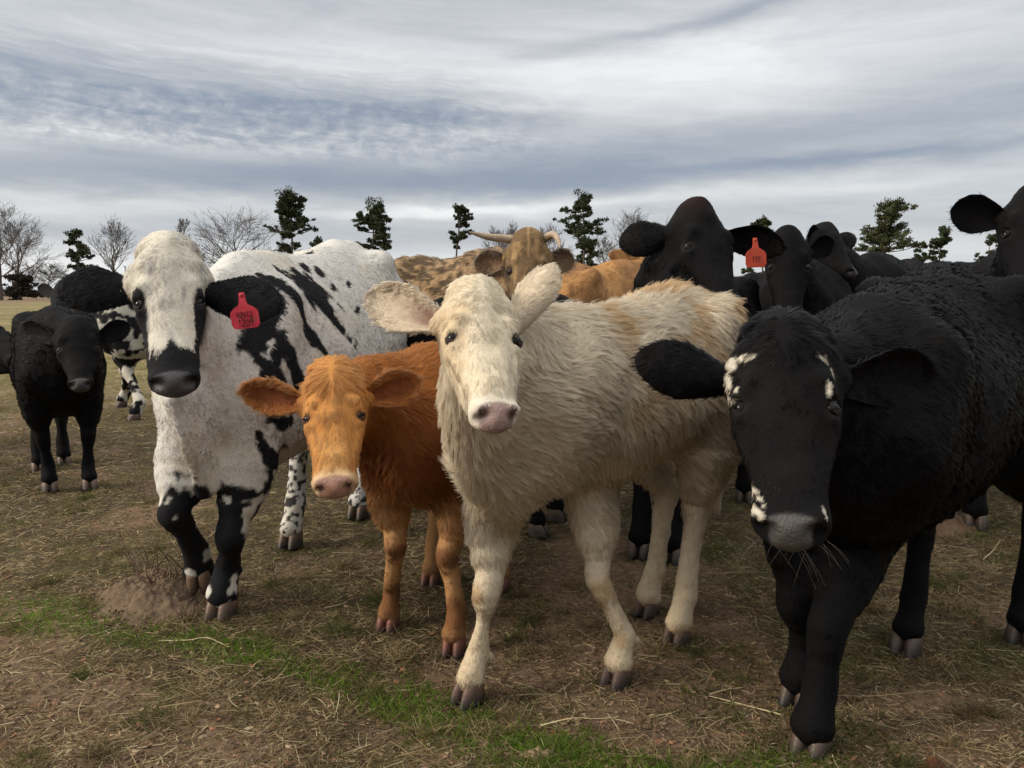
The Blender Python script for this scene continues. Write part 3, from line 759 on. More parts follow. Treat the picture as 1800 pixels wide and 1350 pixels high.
def cream_coat(A):
    P, hl = A['P'], A['Hl']; n = fbm(P, 7, 3, 2); n2 = fbm(P, 16, 3, 4)
    f_ = (P[:, :2] - A['chest']) @ A['dr'] / A['Lb']
    c = np.tile(C(.69, .59, .44), (len(P), 1))
    up = smooth01(P[:, 2], .62, 1.05) * smooth01(f_, .22, .40)
    c = mixa(c, C(.58, .37, .17), np.clip(up * smooth01(n + .6 * n2, -.10, .45), 0, 1) * .85)
    c = mixa(c, C(.48, .37, .24), smooth01(n2 + n * .5, .05, .5) * .40 * (1 - smooth01(P[:, 2], .3, .5)))
    low = 1 - smooth01(P[:, 2], .05, .55); c = mixa(c, C(.66, .50, .30), low * .5)
    c = mixa(c, C(.48, .33, .17), (marks_mask(A, 't', .9)) * .75)
    h = A['headw']
    c = mixa(c, C(.77, .67, .49), h * .8); c = mixa(c, C(.62, .44, .24), h * smooth01(n2 + n, .1, .7) * .5)
    ring = h * smooth01(hl[:, 1] + .06 * n2, .76, .95); c = mixa(c, C(.76, .70, .60), ring * .8)
    ie = A['isear'] * (A['inner'] > .5); c = mixa(c, C(.62, .49, .36), A['isear'] * .3)
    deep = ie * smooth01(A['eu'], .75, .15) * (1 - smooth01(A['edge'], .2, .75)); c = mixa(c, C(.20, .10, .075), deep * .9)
    return c
def orange_coat(A):
    P, hl = A['P'], A['Hl']; n = fbm(P, 9, 3, 2); n2 = fbm(P, 22, 3, 4)
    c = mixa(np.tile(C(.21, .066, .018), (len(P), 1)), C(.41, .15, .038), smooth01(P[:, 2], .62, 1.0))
    low = 1 - smooth01(P[:, 2] + n * .04, .40, .56); c = mixa(c, C(.50, .27, .115), low)
    c = mixa(c, C(.16, .065, .025), marks_mask(A, 't', .8) * .85)
    c = mixa(c, C(.20, .085, .03), (1 - smooth01(P[:, 2] + n * .05, .08, .22)) * .6)
    h = A['headw']
    c = mixa(c, C(.58, .27, .080), h * .95); c = mixa(c, C(.42, .16, .042), h * smooth01(n2, 0, .6) * .6)
    c = mixa(c, C(.64, .36, .13), h * smooth01(hl[:, 1], .5, .8) * .6 * smooth01(-np.abs(hl[:, 0]), -.13, -.03))
    c = mixa(c, C(.66, .48, .28), h * smooth01(hl[:, 1], .82, .92) * .9)
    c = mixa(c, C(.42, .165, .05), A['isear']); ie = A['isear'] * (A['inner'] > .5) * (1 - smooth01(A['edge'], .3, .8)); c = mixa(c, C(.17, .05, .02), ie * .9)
    return c
def spotted_coat(A):
    P, hl = A['P'], A['Hl']; n = fbm(P, 7, 3, 2); n2 = fbm(P, 30, 3, 4)
    c = np.tile(C(.70, .68, .63), (len(P), 1)); c = mixa(c, C(.66, .59, .45), smooth01(n, .0, .5) * .45)
    hx, hy, hz = np.abs(hl[:, 0]), hl[:, 1], hl[:, 2]
    h = A['headw']
    body = 1 - np.clip(h + A['isear'], 0, 1)
    bl = marks_mask(A, 'b', .18)
    # fine slanting streaks on the flank
    rg_ = marks_mask(A, 'r', 1.2); stn = fbm(np.stack([(P[:, 1] * .6 - P[:, 2] * .8) * 3.5, (P[:, 1] * .8 + P[:, 2] * .6) * 17, P[:, 0] * 3], 1), 1.0, 3, 33) + .10 * n2
    bl = np.maximum(bl, smooth01(stn + .34 * (rg_ - .68), .0, .07) * (rg_ > .15))
    # speckles on the lower legs
    sp_ = smooth01(fbm(P, 55, 2, 21) + n * .3, .05, .20) * (1 - smooth01(P[:, 2], .40, .62)) * smooth01(P[:, 1], 2.95, 3.1)
    # black stockings on the fore legs
    st = (1 - smooth01(P[:, 2] + fbm(P, 13, 3, 12) * .17 + fbm(P, 40, 2, 13) * .03, .465, .490)) * smooth01(-P[:, 1], -2.95, -2.8)
    st = st * (1 - smooth01(fbm(P, 15, 3, 91), .22, .32) * .95)
    bl = np.maximum(bl, np.maximum(sp_ * .95, st)) * body
    str_ = fbm(np.stack([hl[:, 0] * 4, hl[:, 1] * .9, hl[:, 2] * 3], 1), 6, 3, 14)
    e = np.exp(-(((hx - .20) / .075) ** 2 + ((hy - .42) / .13) ** 2)) * 1.5 + 1.0 * smooth01(hx - .10 * (.75 - hy), .095, .135) * smooth01(hy, .42, .5) + .40 * str_
    mz_ = smooth01(hy + .10 * str_ + .5 * np.clip(.06 - hx, 0, 1), .745, .775)
    under = smooth01(-hz, .30, .36) * smooth01(hy, .5, .7)
    bh = np.clip(smooth01(e, .62, .80) + mz_ + under, 0, 1)
    grey = smooth01(str_ + n2 * .3, .0, .5) * (.62 + .3 * np.exp(-((hy + .0) / .12) ** 2))
    ch = mixa(np.tile(C(.68, .64, .54), (len(P), 1)), C(.22, .22, .24), grey)
    ch = mixa(ch, C(.012, .012, .014), bh)
    c = mixa(c, ch, h); c = mixa(c, C(.012, .012, .014), bl)
    c = mixa(c, C(.010, .010, .012), A['isear'])
    return c
def marked_black(A):
    c = black_coat(A); w_ = marks_mask(A, 'w', .3) * (1 - A['isear'])
    c = mixa(c, C(.60, .55, .45), w_); c = mixa(c, C(.040, .034, .030), A['isear'] * smooth01(A['P'][:, 0], 1.0, 1.1)); c = mixa(c, C(.07, .06, .05), A['isear'] * (A['inner'] > .5) * (1 - smooth01(A['edge'], .2, .6)) * smooth01(A['P'][:, 0], 1.0, 1.1) * smooth01(fbm(A['P'], 30, 2, 5), -.1, .3))
    return c
def tagged_black(A):
    c = black_coat(A); hl = A['Hl']
    return mixa(c, C(.13, .035, .015), (1 - A['isear']) * np.exp(-(((hl[:, 0] - .07) / .09) ** 2 + ((hl[:, 1] + .0) / .10) ** 2)) * smooth01(hl[:, 2], -.25, -.1) * .1)
def brindle_coat(A):
    P, hl = A['P'], A['Hl']; s_ = fbm(np.stack([P[:, 0] * 3 + P[:, 2] * 2.2, P[:, 1] * 2, P[:, 2] * .9 - P[:, 0] * .6], 1), 15, 4, 3); n = fbm(P, 4, 2, 6)
    c = mixa(np.tile(C(.42, .28, .15), (len(P), 1)), C(.06, .040, .026), smooth01(s_ + n * .25, -.12, .08) * .88)
    h = A['headw']; hs = fbm(np.stack([hl[:, 0] * 3, hl[:, 1] * .7, hl[:, 2] * 0], 1), 7, 3, 6)
    c = mixa(c, mixa(np.tile(C(.38, .245, .115), (len(P), 1)), C(.06, .042, .028), smooth01(hs, -.03, .2) * .6), h * (1 - A['isear']))
    c = mixa(c, C(.05, .04, .035), h * np.exp(-(((np.abs(hl[:, 0]) - .22) / .06) ** 2 + ((hl[:, 1] - .42) / .1) ** 2)) * .8)
    c = mixa(c, C(.26, .165, .10), A['isear']); c = mixa(c, C(.34, .25, .18), A['isear'] * smooth01(A['edge'], .6, 1))
    return c
def tan_coat(A):
    P = A['P']; n = fbm(P, 8, 3, 3); return mixa(np.tile(C(.48, .25, .095), (len(P), 1)), C(.30, .155, .065), smooth01(n, -.2, .3) * .9)
def speckled_coat(A):
    P = A['P']; n = fbm(P, 14, 3, 3); c = mixa(np.tile(C(.6, .57, .48), (len(P), 1)), C(.012, .012, .014), smooth01(n, .03, .10))
    hd = A['headw'] > .5; c[hd] = C(.012, .012, .014)
    return mixa(c, C(.02, .018, .018), A['isear'])
def whiteface_coat(A):
    c = black_coat(A); hl = A['Hl']; h = (A['headw'] > .5) & (hl[:, 1] < .88)
    c[h] = C(.60, .56, .46); e = h & ((np.abs(hl[:, 0]) - .22) ** 2 + (hl[:, 1] - .42) ** 2 < .006); c[e] = C(.012, .01, .01); return c

# ================================================================== tags and horns
def ear_tag(root, org, at, right, up, w, h, mat, lines, ink='ink', holder=None):
    """at: top of the tag's neck; the plate hangs down from it"""
    at = np.asarray(at, float); right = unit(right); up = unit(up - right * (np.asarray(up) @ right)); nrm = np.cross(right, up)
    if nrm @ (np.array((0, 0, CAM_H)) - at) < 0: nrm = -nrm
    nk = .32; r = .12   # outline: narrow neck with shoulders widening into a rounded plate
    pts = [(-.10, 0), (.10, 0), (.12, -.22), (.16, -.34), (.34, -.42), (.46, -.50), (.50, -.58), (.50, -.88), (.44, -.97), (.36, -1.0), (-.36, -1.0), (-.44, -.97), (-.50, -.88), (-.50, -.58), (-.46, -.50), (-.34, -.42), (-.16, -.34), (-.12, -.22)]
    n = len(pts); V = []; th = .0016
    for sd in (1, -1):
        for x, y in pts: V.append(at + right * x * w + up * y * h + nrm * (sd * th + .004 * math.sin(-y * 2.2) * 1.5))
    F = [list(range(n)), list(range(2 * n - 1, n - 1, -1))] + [[i, n + i, n + (i + 1) % n, (i + 1) % n] for i in range(n)]
    o = mesh_obj('ear_tag', V, F, mat, root, smooth=False, origin=org)
    # stud that pins it through the ear
    c = at + up * (-.08 * h); Vs, Fs = tubes([np.array([c - nrm * .006, c + nrm * .0035, c + nrm * .005])], [np.array([.006, .006, .003]) * w / .075], 12)
    mesh_obj('tag_stud', Vs, Fs, mat, root, origin=org)
    # handwriting
    k = 0
    for text, cy, sz in lines:
        strokes = hand(text); wd = text_w(text); P_, R_ = [], []
        for st in strokes:
            st = np.array(st, float); st = catmull(st, 4) if len(st) > 2 else st
            pp = np.array([at + right * ((x - wd / 2) * sz) * w + up * ((cy * h) + (y - .5) * sz * w * 1.25) + nrm * (.0028 + .006 * math.sin(-cy * 2.2)) for x, y in st])
            P_.append(pp); R_.append(.0125 * w)
        V_, F_ = tubes(P_, R_, 5); mesh_obj('tag_writing', V_, F_, ink, o, origin=org)
    return o
GL = {'0': [[(.25, 1), (.02, .75), (.0, .3), (.22, 0), (.48, .25), (.5, .7), (.3, 1)]], '1': [[(.15, .8), (.32, 1), (.25, 0)]],
      '2': [[(.02, .75), (.2, 1), (.45, .85), (.35, .5), (.0, .02), (.25, .05), (.52, .0)]], '9': [[(.46, .72), (.28, .52), (.06, .66), (.10, .92), (.32, 1), (.46, .80)], [(.46, .95), (.44, .4), (.36, .0)]],
      '4': [[(.1, 1), (.05, .5), (.5, .52)], [(.42, 1), (.34, 0)]], '7': [[(.0, .95), (.5, 1), (.3, .5), (.18, 0)]], 'N': [[(.0, 0), (.06, 1)], [(.06, 1), (.40, .05)], [(.40, .05), (.5, 1)]], '/': [[(.1, 0), (.4, 1)]]}
def text_w(t): return len(t) * .68 - .18
def hand(t):
    out_ = []
    for i, ch in enumerate(t):
        for st in GL.get(ch, []): out_.append([(x + i * .68, y + .05 * math.sin(i * 2.3)) for x, y in st])
    return out_
def horn(root, org, pts, r0):
    P_ = catmull(np.array(pts), 5); n = len(P_); t = np.linspace(0, 1, n); r = r0 * (1 - t) ** .75 * (1 + .04 * np.sin(t * 40)) + .002
    V, F = tubes([P_], [r], 14); mesh_obj('horn', V, F, 'horn', root, origin=org)

# ================================================================== the herd
G = Gd
def tilt(base, mul): t_ = TORSO.copy(); 
def torso(tops, bots=None, ws=None):
    t_ = TORSO.copy(); t_[:, 1] *= tops
    if bots is not None: t_[:, 2] = bots
    if ws is not None: t_[:, 3] *= ws
    return t_
def hf(u, v, z=0.0): return G(u, v, z)
def at_(p_, z): return (p_[0], p_[1], z)

# black-and-white spotted cow, front left
def spotted_after(s, root, org, fr):
    ear_tag(root, org, W(424, 514, 2.235), (1, .10, .12), (.20, 0, 1), .080, .105, 'tag_pink', [('42412', -.62, .17), ('1209', -.84, .21)])
D_marks = [(460, 568, 24, 60, -12), (480, 650, 8, 78, -5), (485, 735, 6, 55, 10), (470, 800, 7, 55, 14), (560, 478, 3, 14, 40), (535, 470, 2.5, 12, 45), (523, 500, 2.5, 10, 45), (545, 445, 6, 2.5, 0), (612, 500, 2.5, 8, 20), (585, 505, 2.5, 8, 30), (628, 545, 2.5, 7, 10), (463, 660, 7, 12, 10), (535, 560, 55, 75, 20, 'r'), (575, 600, 45, 60, 20, 'r'), (510, 640, 30, 70, 15, 'r'), (500, 700, 18, 50, 15, 'r')]
cow(dict(name='spotted_cow', cat='cow', label='white cow with black patches and large black ears wearing a pink ear tag',
    H=1.27, chest=(-1.02, 2.47), rump=(-.74, 3.88), fat=.90, torso=torso([1, 1, 1, 1.03, 1.06, 1.09, 1.09, 1.02], [.44, .37, .36, .39, .42, .50, .57, .64], [1.0, .90, .95, 1, 1, 1.05, 1.1, 1.1]),
    front=[dict(hoof=hf(391, 1083), side=-1, knee=W(408, 940, 2.48), el=W(436, 812, 2.56)), dict(hoof=W(352, 1022, 2.66), side=1, el=W(332, 805, 2.54), knee=W(308, 900, 2.42), fet=W(344, 972, 2.60), cor=W(350, 1000, 2.66), toe=(.2, -1, -.9), hs=.85)],
    hind=[dict(hoof=hf(512, 958), side=1), dict(hoof=hf(630, 907), side=-1)],
    poll=W(291, 424, 2.30), muz=W(303, 664, 2.05), face=(.38, -1, .35), head=dict(hw=.92, mz=1.10, poll=.15, pw=.17), whorl=.03,
    neck=dict(w=.95, off=(0, -.04, -.06)), extra=[([[[*W(322, 690, 2.30), .045, .09, .09, 0], [*W(345, 775, 2.34), .034, .08, .08, 0], [*W(366, 848, 2.42), .036, .07, .07, 0]], (0, -1, 0)], dict(k=.05, sub=3))],
    ears=[dict(sd=1, tip=W(100, 502, 2.26), face=(-.15, 1, -.25), w=.140, droop=.05, root=.55, cup=.3, y=.24), dict(sd=-1, tip=W(498, 530, 2.30), face=(-.5, 1, -.25), w=.150, droop=.05, root=.5, cup=.3, y=.26)],
    color=spotted_coat, marks=D_marks, nose=(.045, .042, .046), cvar=.16, padw=1.0, pady=.01, fur=240000, flen=.013, elen=.013, frad=.001, hshort=.0, swirl=.25, cpull=.75, clump=.014, lift=.12, lenf=lambda B: 1 + .35 * B['headw'] * (1 - smooth01(B['Hl'][:, 1], .10, .6)), seed=11, res=.0085, hoofc=(1.2, 1.1, 1.0), after=spotted_after, headdens=1.6, jit=.10))

# cream calf, centre
G_marks = [(1050, 1045, 22, 26, 0, 't'), (1075, 1025, 20, 24, 0, 't'), (838, 1050, 14, 20, 0, 't'), (1140, 700, 60, 20, 30, 't'), (1190, 600, 40, 14, 20, 't'), (1085, 570, 40, 14, -25, 't'), (1090, 1125, 12, 14, 0, 't'), (1200, 1110, 18, 12, 0, 't')]
cow(dict(name='cream_calf', cat='calf', label='shaggy cream calf in the middle looking at the viewer with one ear up',
    H=1.06, chest=(-.02, 1.94), rump=(.69, 2.68), fat=1.0, leg=.98, torso=torso([1.0, 1, 1, 1.045, 1.09, 1.095, 1.085, 1.01], [.58, .54, .53, .54, .57, .62, .66, .70], [1.12, 1.0, .87, .87, .90, .98, 1.0, 1.0]),
    front=[dict(hoof=hf(824, 1232), side=1, knee=W(858, 1038, 1.99), el=W(868, 895, 2.06), th=.90), dict(hoof=hf(1084, 1200), side=-1, knee=W(1052, 1020, 2.12), el=W(1042, 866, 2.20), th=.90)],
    hind=[dict(hoof=hf(1190, 1128), side=-1), dict(hoof=hf(1138, 1078), side=1)],
    poll=W(843, 492, 1.76), muz=W(884, 716, 1.49), face=(.30, -1, .52), head=dict(hw=1.03, mz=1.0, poll=.10), whorl=.14,
    neck=dict(w=1.15, off=(-.02, -.02, -.02)), extra=[([[[*W(838, 690, 1.84), .075, .09, .09, 0], [*W(845, 790, 1.90), .085, .09, .09, 0], [*W(885, 865, 2.0), .08, .08, .08, 0]], (0, -1, 0)], dict(k=.07, sub=3))],
    ears=[dict(sd=1, tip=W(646, 520, 1.82), face=(.12, -1, .10), w=.118, cup=.42, root=.5, off=(0, 0, .0)), dict(sd=-1, tip=W(972, 468, 1.86), face=(.65, .70, .15), w=.118, cup=.45, root=.55)],
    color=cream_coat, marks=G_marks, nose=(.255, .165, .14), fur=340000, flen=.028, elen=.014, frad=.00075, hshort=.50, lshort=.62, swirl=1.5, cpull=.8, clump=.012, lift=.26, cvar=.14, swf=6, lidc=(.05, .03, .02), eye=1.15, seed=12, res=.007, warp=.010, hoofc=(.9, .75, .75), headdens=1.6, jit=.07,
    lenf=lambda B: (1 + .5 * smooth01(B['N'][:, 2], .6, 1)) * (1 + .45 * fbm(B['P'], 9, 2, 61))))

# orange calf
F_marks = [(700, 970, 26, 16, 0, 't'), (783, 985, 28, 20, 0, 't'), (690, 1050, 30, 22, 0, 't'), (800, 1080, 26, 26, 0, 't')]
cow(dict(name='orange_calf', cat='calf', label='orange calf with lowered head between the spotted cow and the cream calf',
    H=.955, chest=(-.30, 2.24), rump=(-.10, 3.10), fat=1.10, leg=.98, torso=torso([1, 1, 1, 1, 1, 1.0, 1, 1], [.50, .47, .455, .46, .50, .55, .60, .66]),
    front=[dict(hoof=hf(682, 1106), side=1, knee=W(697, 955, 2.36)), dict(hoof=hf(798, 1146), side=-1, knee=W(787, 975, 2.30))],
    hind=[dict(hoof=hf(757, 1026), side=1), dict(hoof=hf(880, 1035), side=-1)],
    poll=W(584, 640, 2.06), muz=W(584, 850, 1.83), face=(.10, -1, .62), head=dict(hw=1.02, mz=1.12, poll=.12), whorl=.05, eye=1.1,
    neck=dict(w=1.05, off=(-.04, 0, .02)),
    ears=[dict(sd=1, tip=W(424, 688, 2.08), face=(.15, -1, -.25), w=.105, root=.5, cup=.4), dict(sd=-1, tip=W(738, 668, 2.10), face=(-.1, -1, -.1), w=.105, root=.5, cup=.4)],
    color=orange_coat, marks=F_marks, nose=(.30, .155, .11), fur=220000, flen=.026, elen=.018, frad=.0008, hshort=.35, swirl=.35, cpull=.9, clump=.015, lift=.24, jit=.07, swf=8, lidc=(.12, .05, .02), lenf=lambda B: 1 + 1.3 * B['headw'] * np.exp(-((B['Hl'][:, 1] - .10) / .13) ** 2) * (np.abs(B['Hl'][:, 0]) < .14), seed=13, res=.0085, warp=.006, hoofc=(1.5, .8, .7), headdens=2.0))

# black calf with white eye marks, front right
N_marks = [(1304, 628, 17, 4, 20, 'w'), (1286, 642, 5, 10, -18, 'w'), (1280, 672, 3, 13, 0, 'w'), (1290, 706, 2.2, 8, 20, 'w'), (1446, 628, 12, 3, -22, 'w'), (1458, 682, 5.5, 13, -14, 'w'), (1462, 654, 2.5, 10, 0, 'w'), (1333, 902, 4, 11, 5, 'w'), (1322, 862, 2.2, 17, 10, 'w'), (1452, 905, 2, 9, 0, 'w')]
def whiskers(s, root, org, fr):
    if QUICK: return
    M, po, L = fr; rng = np.random.default_rng(5); P_ = []
    for i in range(26):
        sd = 1 if rng.random() < .5 else -1; a = rng.uniform(-.5, 1)
        q = np.array((sd * (.10 + .045 * rng.random()), .93 + .05 * rng.random(), -.20 - .08 * rng.random())) if i % 2 else np.array((rng.uniform(-.09, .09), .90 + .06 * rng.random(), -.31))
        d = np.array((sd * rng.uniform(.3, 1), rng.uniform(.3, 1), rng.uniform(-.6, .2))); l = rng.uniform(.03, .08); t = np.linspace(0, 1, 5)[:, None]
        P_.append(po + (M @ ((q + d * t * l / L * .9).T)).T * L + np.array((0, 0, -1)) * t * t * l * .35)
    P_ = np.array(P_); curves_obj('whiskers', P_, np.tile(np.linspace(.00028, .00008, 5), (len(P_), 1)), C(.22, .21, .19), np.tile((0, -1.0, 0), (len(P_), 1)), 'coat', root, origin=org)
cow(dict(name='black_calf', cat='calf', label='black calf in front with white marks round its eyes and a grey muzzle',
    H=1.13, chest=(.76, 1.76), rump=(1.50, 2.58), fat=1.05, leg=1.02, torso=torso([1, 1, 1, 1.04, 1.07, 1.09, 1.07, 1.0], [.48, .43, .42, .44, .48, .54, .60, .66], [1.3, 1.1, 1, 1, 1, 1.05, 1.1, 1.1]),
    front=[dict(hoof=hf(1425, 1322), side=-1, knee=W(1456, 1100, 1.78), el=W(1510, 935, 1.95), th=1.1), dict(hoof=hf(1402, 1235), side=1, knee=W(1400, 1060, 1.95), th=1.1)],
    hind=[dict(hoof=hf(1592, 1142), side=1), dict(hoof=hf(1795, 1128), side=-1)],
    poll=W(1378, 562, 1.62), muz=W(1392, 920, 1.31), face=(-.33, -1, .45), head=dict(hw=1.03, mz=1.08, poll=.14), whorl=.10,
    neck=dict(w=1.0, off=(0, -.03, .0)),
    ears=[dict(sd=1, tip=W(1116, 632, 1.66), face=(.1, 1, -.5), w=.135, root=.5, cup=.35), dict(sd=-1, tip=W(1640, 655, 1.70), face=(-.1, -1, -.15), w=.135, root=.5, cup=.4)],
    color=marked_black, marks=N_marks, nose=(.050, .045, .042), padw=.66, pady=.022, fur=230000, flen=.020, elen=.014, frad=.0007, hshort=.40, swirl=.25, cpull=.35, clump=.012, lift=.11, jit=.08, dark=True, seed=14, res=.0085, hoofc=(.8, .8, .85), after=whiskers, headdens=1.8,
    lenf=lambda B: 1 + 1.8 * np.exp(-((B['Hl'][:, 1] - .02) / .12) ** 2) * (np.abs(B['Hl'][:, 0]) < .2) * (B['Hl'][:, 1] > -.3)))

# big black cow with the orange tag
def k_after(s, root, org, fr):
    ear_tag(root, org, W(1327, 418, 3.03), (1, .15, .05), (-.12, 0, 1), .085, .115, 'tag_orange', [('117', -.72, .20)])
cow(dict(name='black_cow', cat='cow', label='large black cow standing tall behind the cream calf wearing an orange ear tag',
    H=1.27, chest=(.66, 3.12), rump=(1.12, 4.35), fat=1.05, front=[dict(hoof=hf(1124, 975), side=1), dict(hoof=hf(1180, 985), side=-1)], hind=[dict(hoof=(.95, 4.05, 0), side=1), dict(hoof=(1.25, 4.0, 0), side=-1)],
    poll=W(1235, 352, 3.22), muz=W(1300, 530, 2.93), face=(.42, -1, .42), head=dict(hw=1.10, mz=1.02, poll=.12, pw=.02, tw=.62), whorl=.05, neck=dict(w=1.05, off=(-.03, -.02, .02)),
    ears=[dict(sd=1, tip=W(1088, 424, 3.24), face=(.1, 1, -.4), w=.165, root=.5, cup=.3, droop=.05), dict(sd=-1, tip=W(1380, 424, 3.20), face=(-.2, -1, -.4), w=.15, root=.5, cup=.3, droop=.1)],
    color=tagged_black, nose=(.03, .03, .032), fur=80000, flen=.016, frad=.0009, dark=True, seed=15, res=.012, after=k_after))

# brindle horned cow
def h_after(s, root, org, fr):
    M, po, L = fr
    b1 = po + M @ (np.array((.15, -.02, -.16)) * L); b2 = po + M @ (np.array((-.15, -.02, -.16)) * L)
    horn(root, org, [b1, W(862, 417, 3.98), W(840, 412, 3.96), W(824, 408, 3.92)], .022)
    horn(root, org, [b2, W(972, 412, 3.96), W(982, 424, 3.88), W(984, 436, 3.82)], .021)
cow(dict(name='brindle_cow', cat='cow', label='brown brindle cow with pale horns standing behind the cream calf',
    H=1.36, chest=(.14, 4.12), rump=(-.78, 4.72), fat=1.0, torso=torso([1, 1, 1.0, 1.0, 1.0, 1.0, .99, .97]), front=[dict(hoof=(.12, 4.35, 0), side=1), dict(hoof=(-.02, 4.0, 0), side=-1)], hind=[dict(hoof=(-.55, 4.8, 0), side=1), dict(hoof=(-.72, 4.45, 0), side=-1)],
    poll=W(929, 412, 3.95), muz=W(924, 560, 3.74), face=(0, -1, .4), head=dict(hw=1.05, poll=.15), whorl=.05,
    ears=[dict(sd=1, tip=W(834, 462, 4.02), face=(.1, -1, -.1), w=.135, root=.45, droop=.06), dict(sd=-1, tip=W(1010, 455, 4.02), face=(-.1, -1, -.1), w=.13, root=.45, droop=.06)],
    color=brindle_coat, nose=(.05, .04, .035), fur=90000, flen=.028, frad=.0010, seed=16, res=.012, clump=.03, swirl=.3, lift=.3, after=h_after))

cow(dict(name='black_calf', cat='calf', label='black calf mostly hidden behind the orange and cream calves, only its back and hooves showing',
    H=1.12, chest=(.34, 3.50), rump=(-.46, 3.92), front=[dict(hoof=(.22, 3.66, 0), side=1), dict(hoof=(.12, 3.42, 0), side=-1)], hind=[dict(hoof=hf(738, 882), side=-1), dict(hoof=(-.28, 4.02, 0), side=1)],
    poll=(.50, 3.32, 1.0), muz=(.56, 3.15, .68), face=(.2, -1, .4), ears=[dict(sd=1, tip=(.30, 3.30, .95), face=(0, -1, 0), w=.1), dict(sd=-1, tip=(.72, 3.32, .95), face=(0, -1, 0), w=.1)],
    color=black_coat, fur=20000, flen=.018, frad=.0010, dark=True, seed=17, res=.014))

cow(dict(name='tan_cow', cat='cow', label='tan cow turned away between the brindle cow and the black cow with orange tag',
    H=1.34, chest=(.95, 5.45), rump=(.20, 4.85), fat=1.05, front=[dict(hoof=(.85, 5.2, 0), side=1), dict(hoof=(.7, 5.5, 0), side=-1)], hind=[dict(hoof=(.42, 4.80, 0), side=1), dict(hoof=(.22, 5.15, 0), side=-1)],
    poll=W(1140, 436, 5.45), muz=W(1215, 500, 5.60), face=(.6, -.4, .8), ears=[dict(sd=1, tip=W(1070, 446, 5.30), face=(.2, .8, -.2), w=.14, root=.5), dict(sd=-1, tip=W(1190, 436, 5.7), face=(0, 1, 0), w=.12)],
    color=tan_coat, nose=(.2, .12, .1), fur=45000, flen=.022, frad=.0012, seed=18, res=.014, clump=.03))

cow(dict(name='black_cow', cat='cow', label='black cow peering over just right of the cow with the orange tag',
    H=1.32, chest=(1.62, 4.12), rump=(1.85, 5.35), front=[dict(hoof=(1.5, 4.3, 0), side=1), dict(hoof=(1.75, 4.25, 0), side=-1)], hind=[dict(hoof=(1.7, 5.1, 0), side=1), dict(hoof=(1.98, 5.0, 0), side=-1)],
    poll=W(1388, 400, 3.95), muz=W(1392, 552, 3.72), face=(-.2, -1, .4), head=dict(hw=1.0, poll=.10, pw=.02, tw=.6), neck=dict(w=.9),
    ears=[dict(sd=1, tip=W(1318, 438, 4.0), face=(.1, 1, -.4), w=.13), dict(sd=-1, tip=W(1466, 424, 3.98), face=(-.1, -1, -.3), w=.12)],
    color=black_coat, fur=36000, flen=.017, frad=.0011, dark=True, seed=19, res=.013))
cow(dict(name='black_cow', cat='cow', label='black cow in profile facing right at the back with its long back showing',
    H=1.38, chest=(2.14, 4.78), rump=(3.05, 5.75), front=[dict(hoof=(2.1, 5.05, 0), side=1), dict(hoof=(2.35, 4.85, 0), side=-1)], hind=[dict(hoof=(2.75, 5.7, 0), side=1), dict(hoof=(3.05, 5.4, 0), side=-1)],
    poll=W(1462, 392, 4.55), muz=W(1515, 476, 4.28), face=(.85, -.6, .5), head=dict(hw=.95, poll=.10, pw=.02, tw=.6), neck=dict(w=.85),
    ears=[dict(sd=1, tip=W(1420, 412, 4.5), face=(0, -1, -.3), w=.12), dict(sd=-1, tip=W(1505, 420, 4.75), face=(0, 1, 0), w=.12)],
    color=black_coat, fur=36000, flen=.017, frad=.0011, dark=True, seed=20, res=.013))
cow(dict(name='black_cow', cat='cow', label='black cow at the right edge with raised head and one ear out',
    H=1.36, chest=(2.12, 3.12), rump=(2.75, 4.35), front=[dict(hoof=hf(1712, 925), side=1), dict(hoof=(2.36, 3.25, 0), side=-1)], hind=[dict(hoof=(2.5, 4.1, 0), side=1), dict(hoof=(2.8, 4.0, 0), side=-1)],
    poll=W(1835, 318, 2.98), muz=W(1822, 520, 2.72), face=(-.5, -1, .4), head=dict(hw=1.05, poll=.11, pw=.03, tw=.65),
    ears=[dict(sd=1, tip=W(1672, 366, 3.02), face=(.1, -1, -.1), w=.155, root=.5, droop=.03), dict(sd=-1, tip=W(1990, 375, 3.1), face=(0, -1, 0), w=.15)],
    color=black_coat, fur=60000, flen=.017, frad=.0009, dark=True, seed=21, res=.012))

cow(dict(name='black_calf', cat='calf', label='small fluffy black calf standing at the far left under the spotted cow\'s ear',
    H=1.05, chest=(-2.44, 4.10), rump=(-2.93, 4.90), fat=.98, front=[dict(hoof=hf(88, 862), side=1), dict(hoof=hf(158, 858), side=-1)], hind=[dict(hoof=hf(68, 828), side=1), dict(hoof=hf(113, 816), side=-1)],
    poll=W(134, 560, 4.02), muz=W(139, 670, 3.77), face=(.48, -1, .45), head=dict(hw=1.12, poll=.13), neck=dict(w=1.1, off=(0, 0, .03)),
    ears=[dict(sd=1, tip=W(40, 572, 4.10), face=(.1, -1, -.2), w=.115, root=.5), dict(sd=-1, tip=W(228, 570, 4.08), face=(-.1, -1, -.2), w=.115, root=.5)],
    color=lambda A: black_coat(A) * 1.2, nose=(.022, .022, .022), fur=60000, flen=.018, frad=.0010, dark=True, seed=22, res=.011, hoofc=(1.3, 1.2, 1.2)))
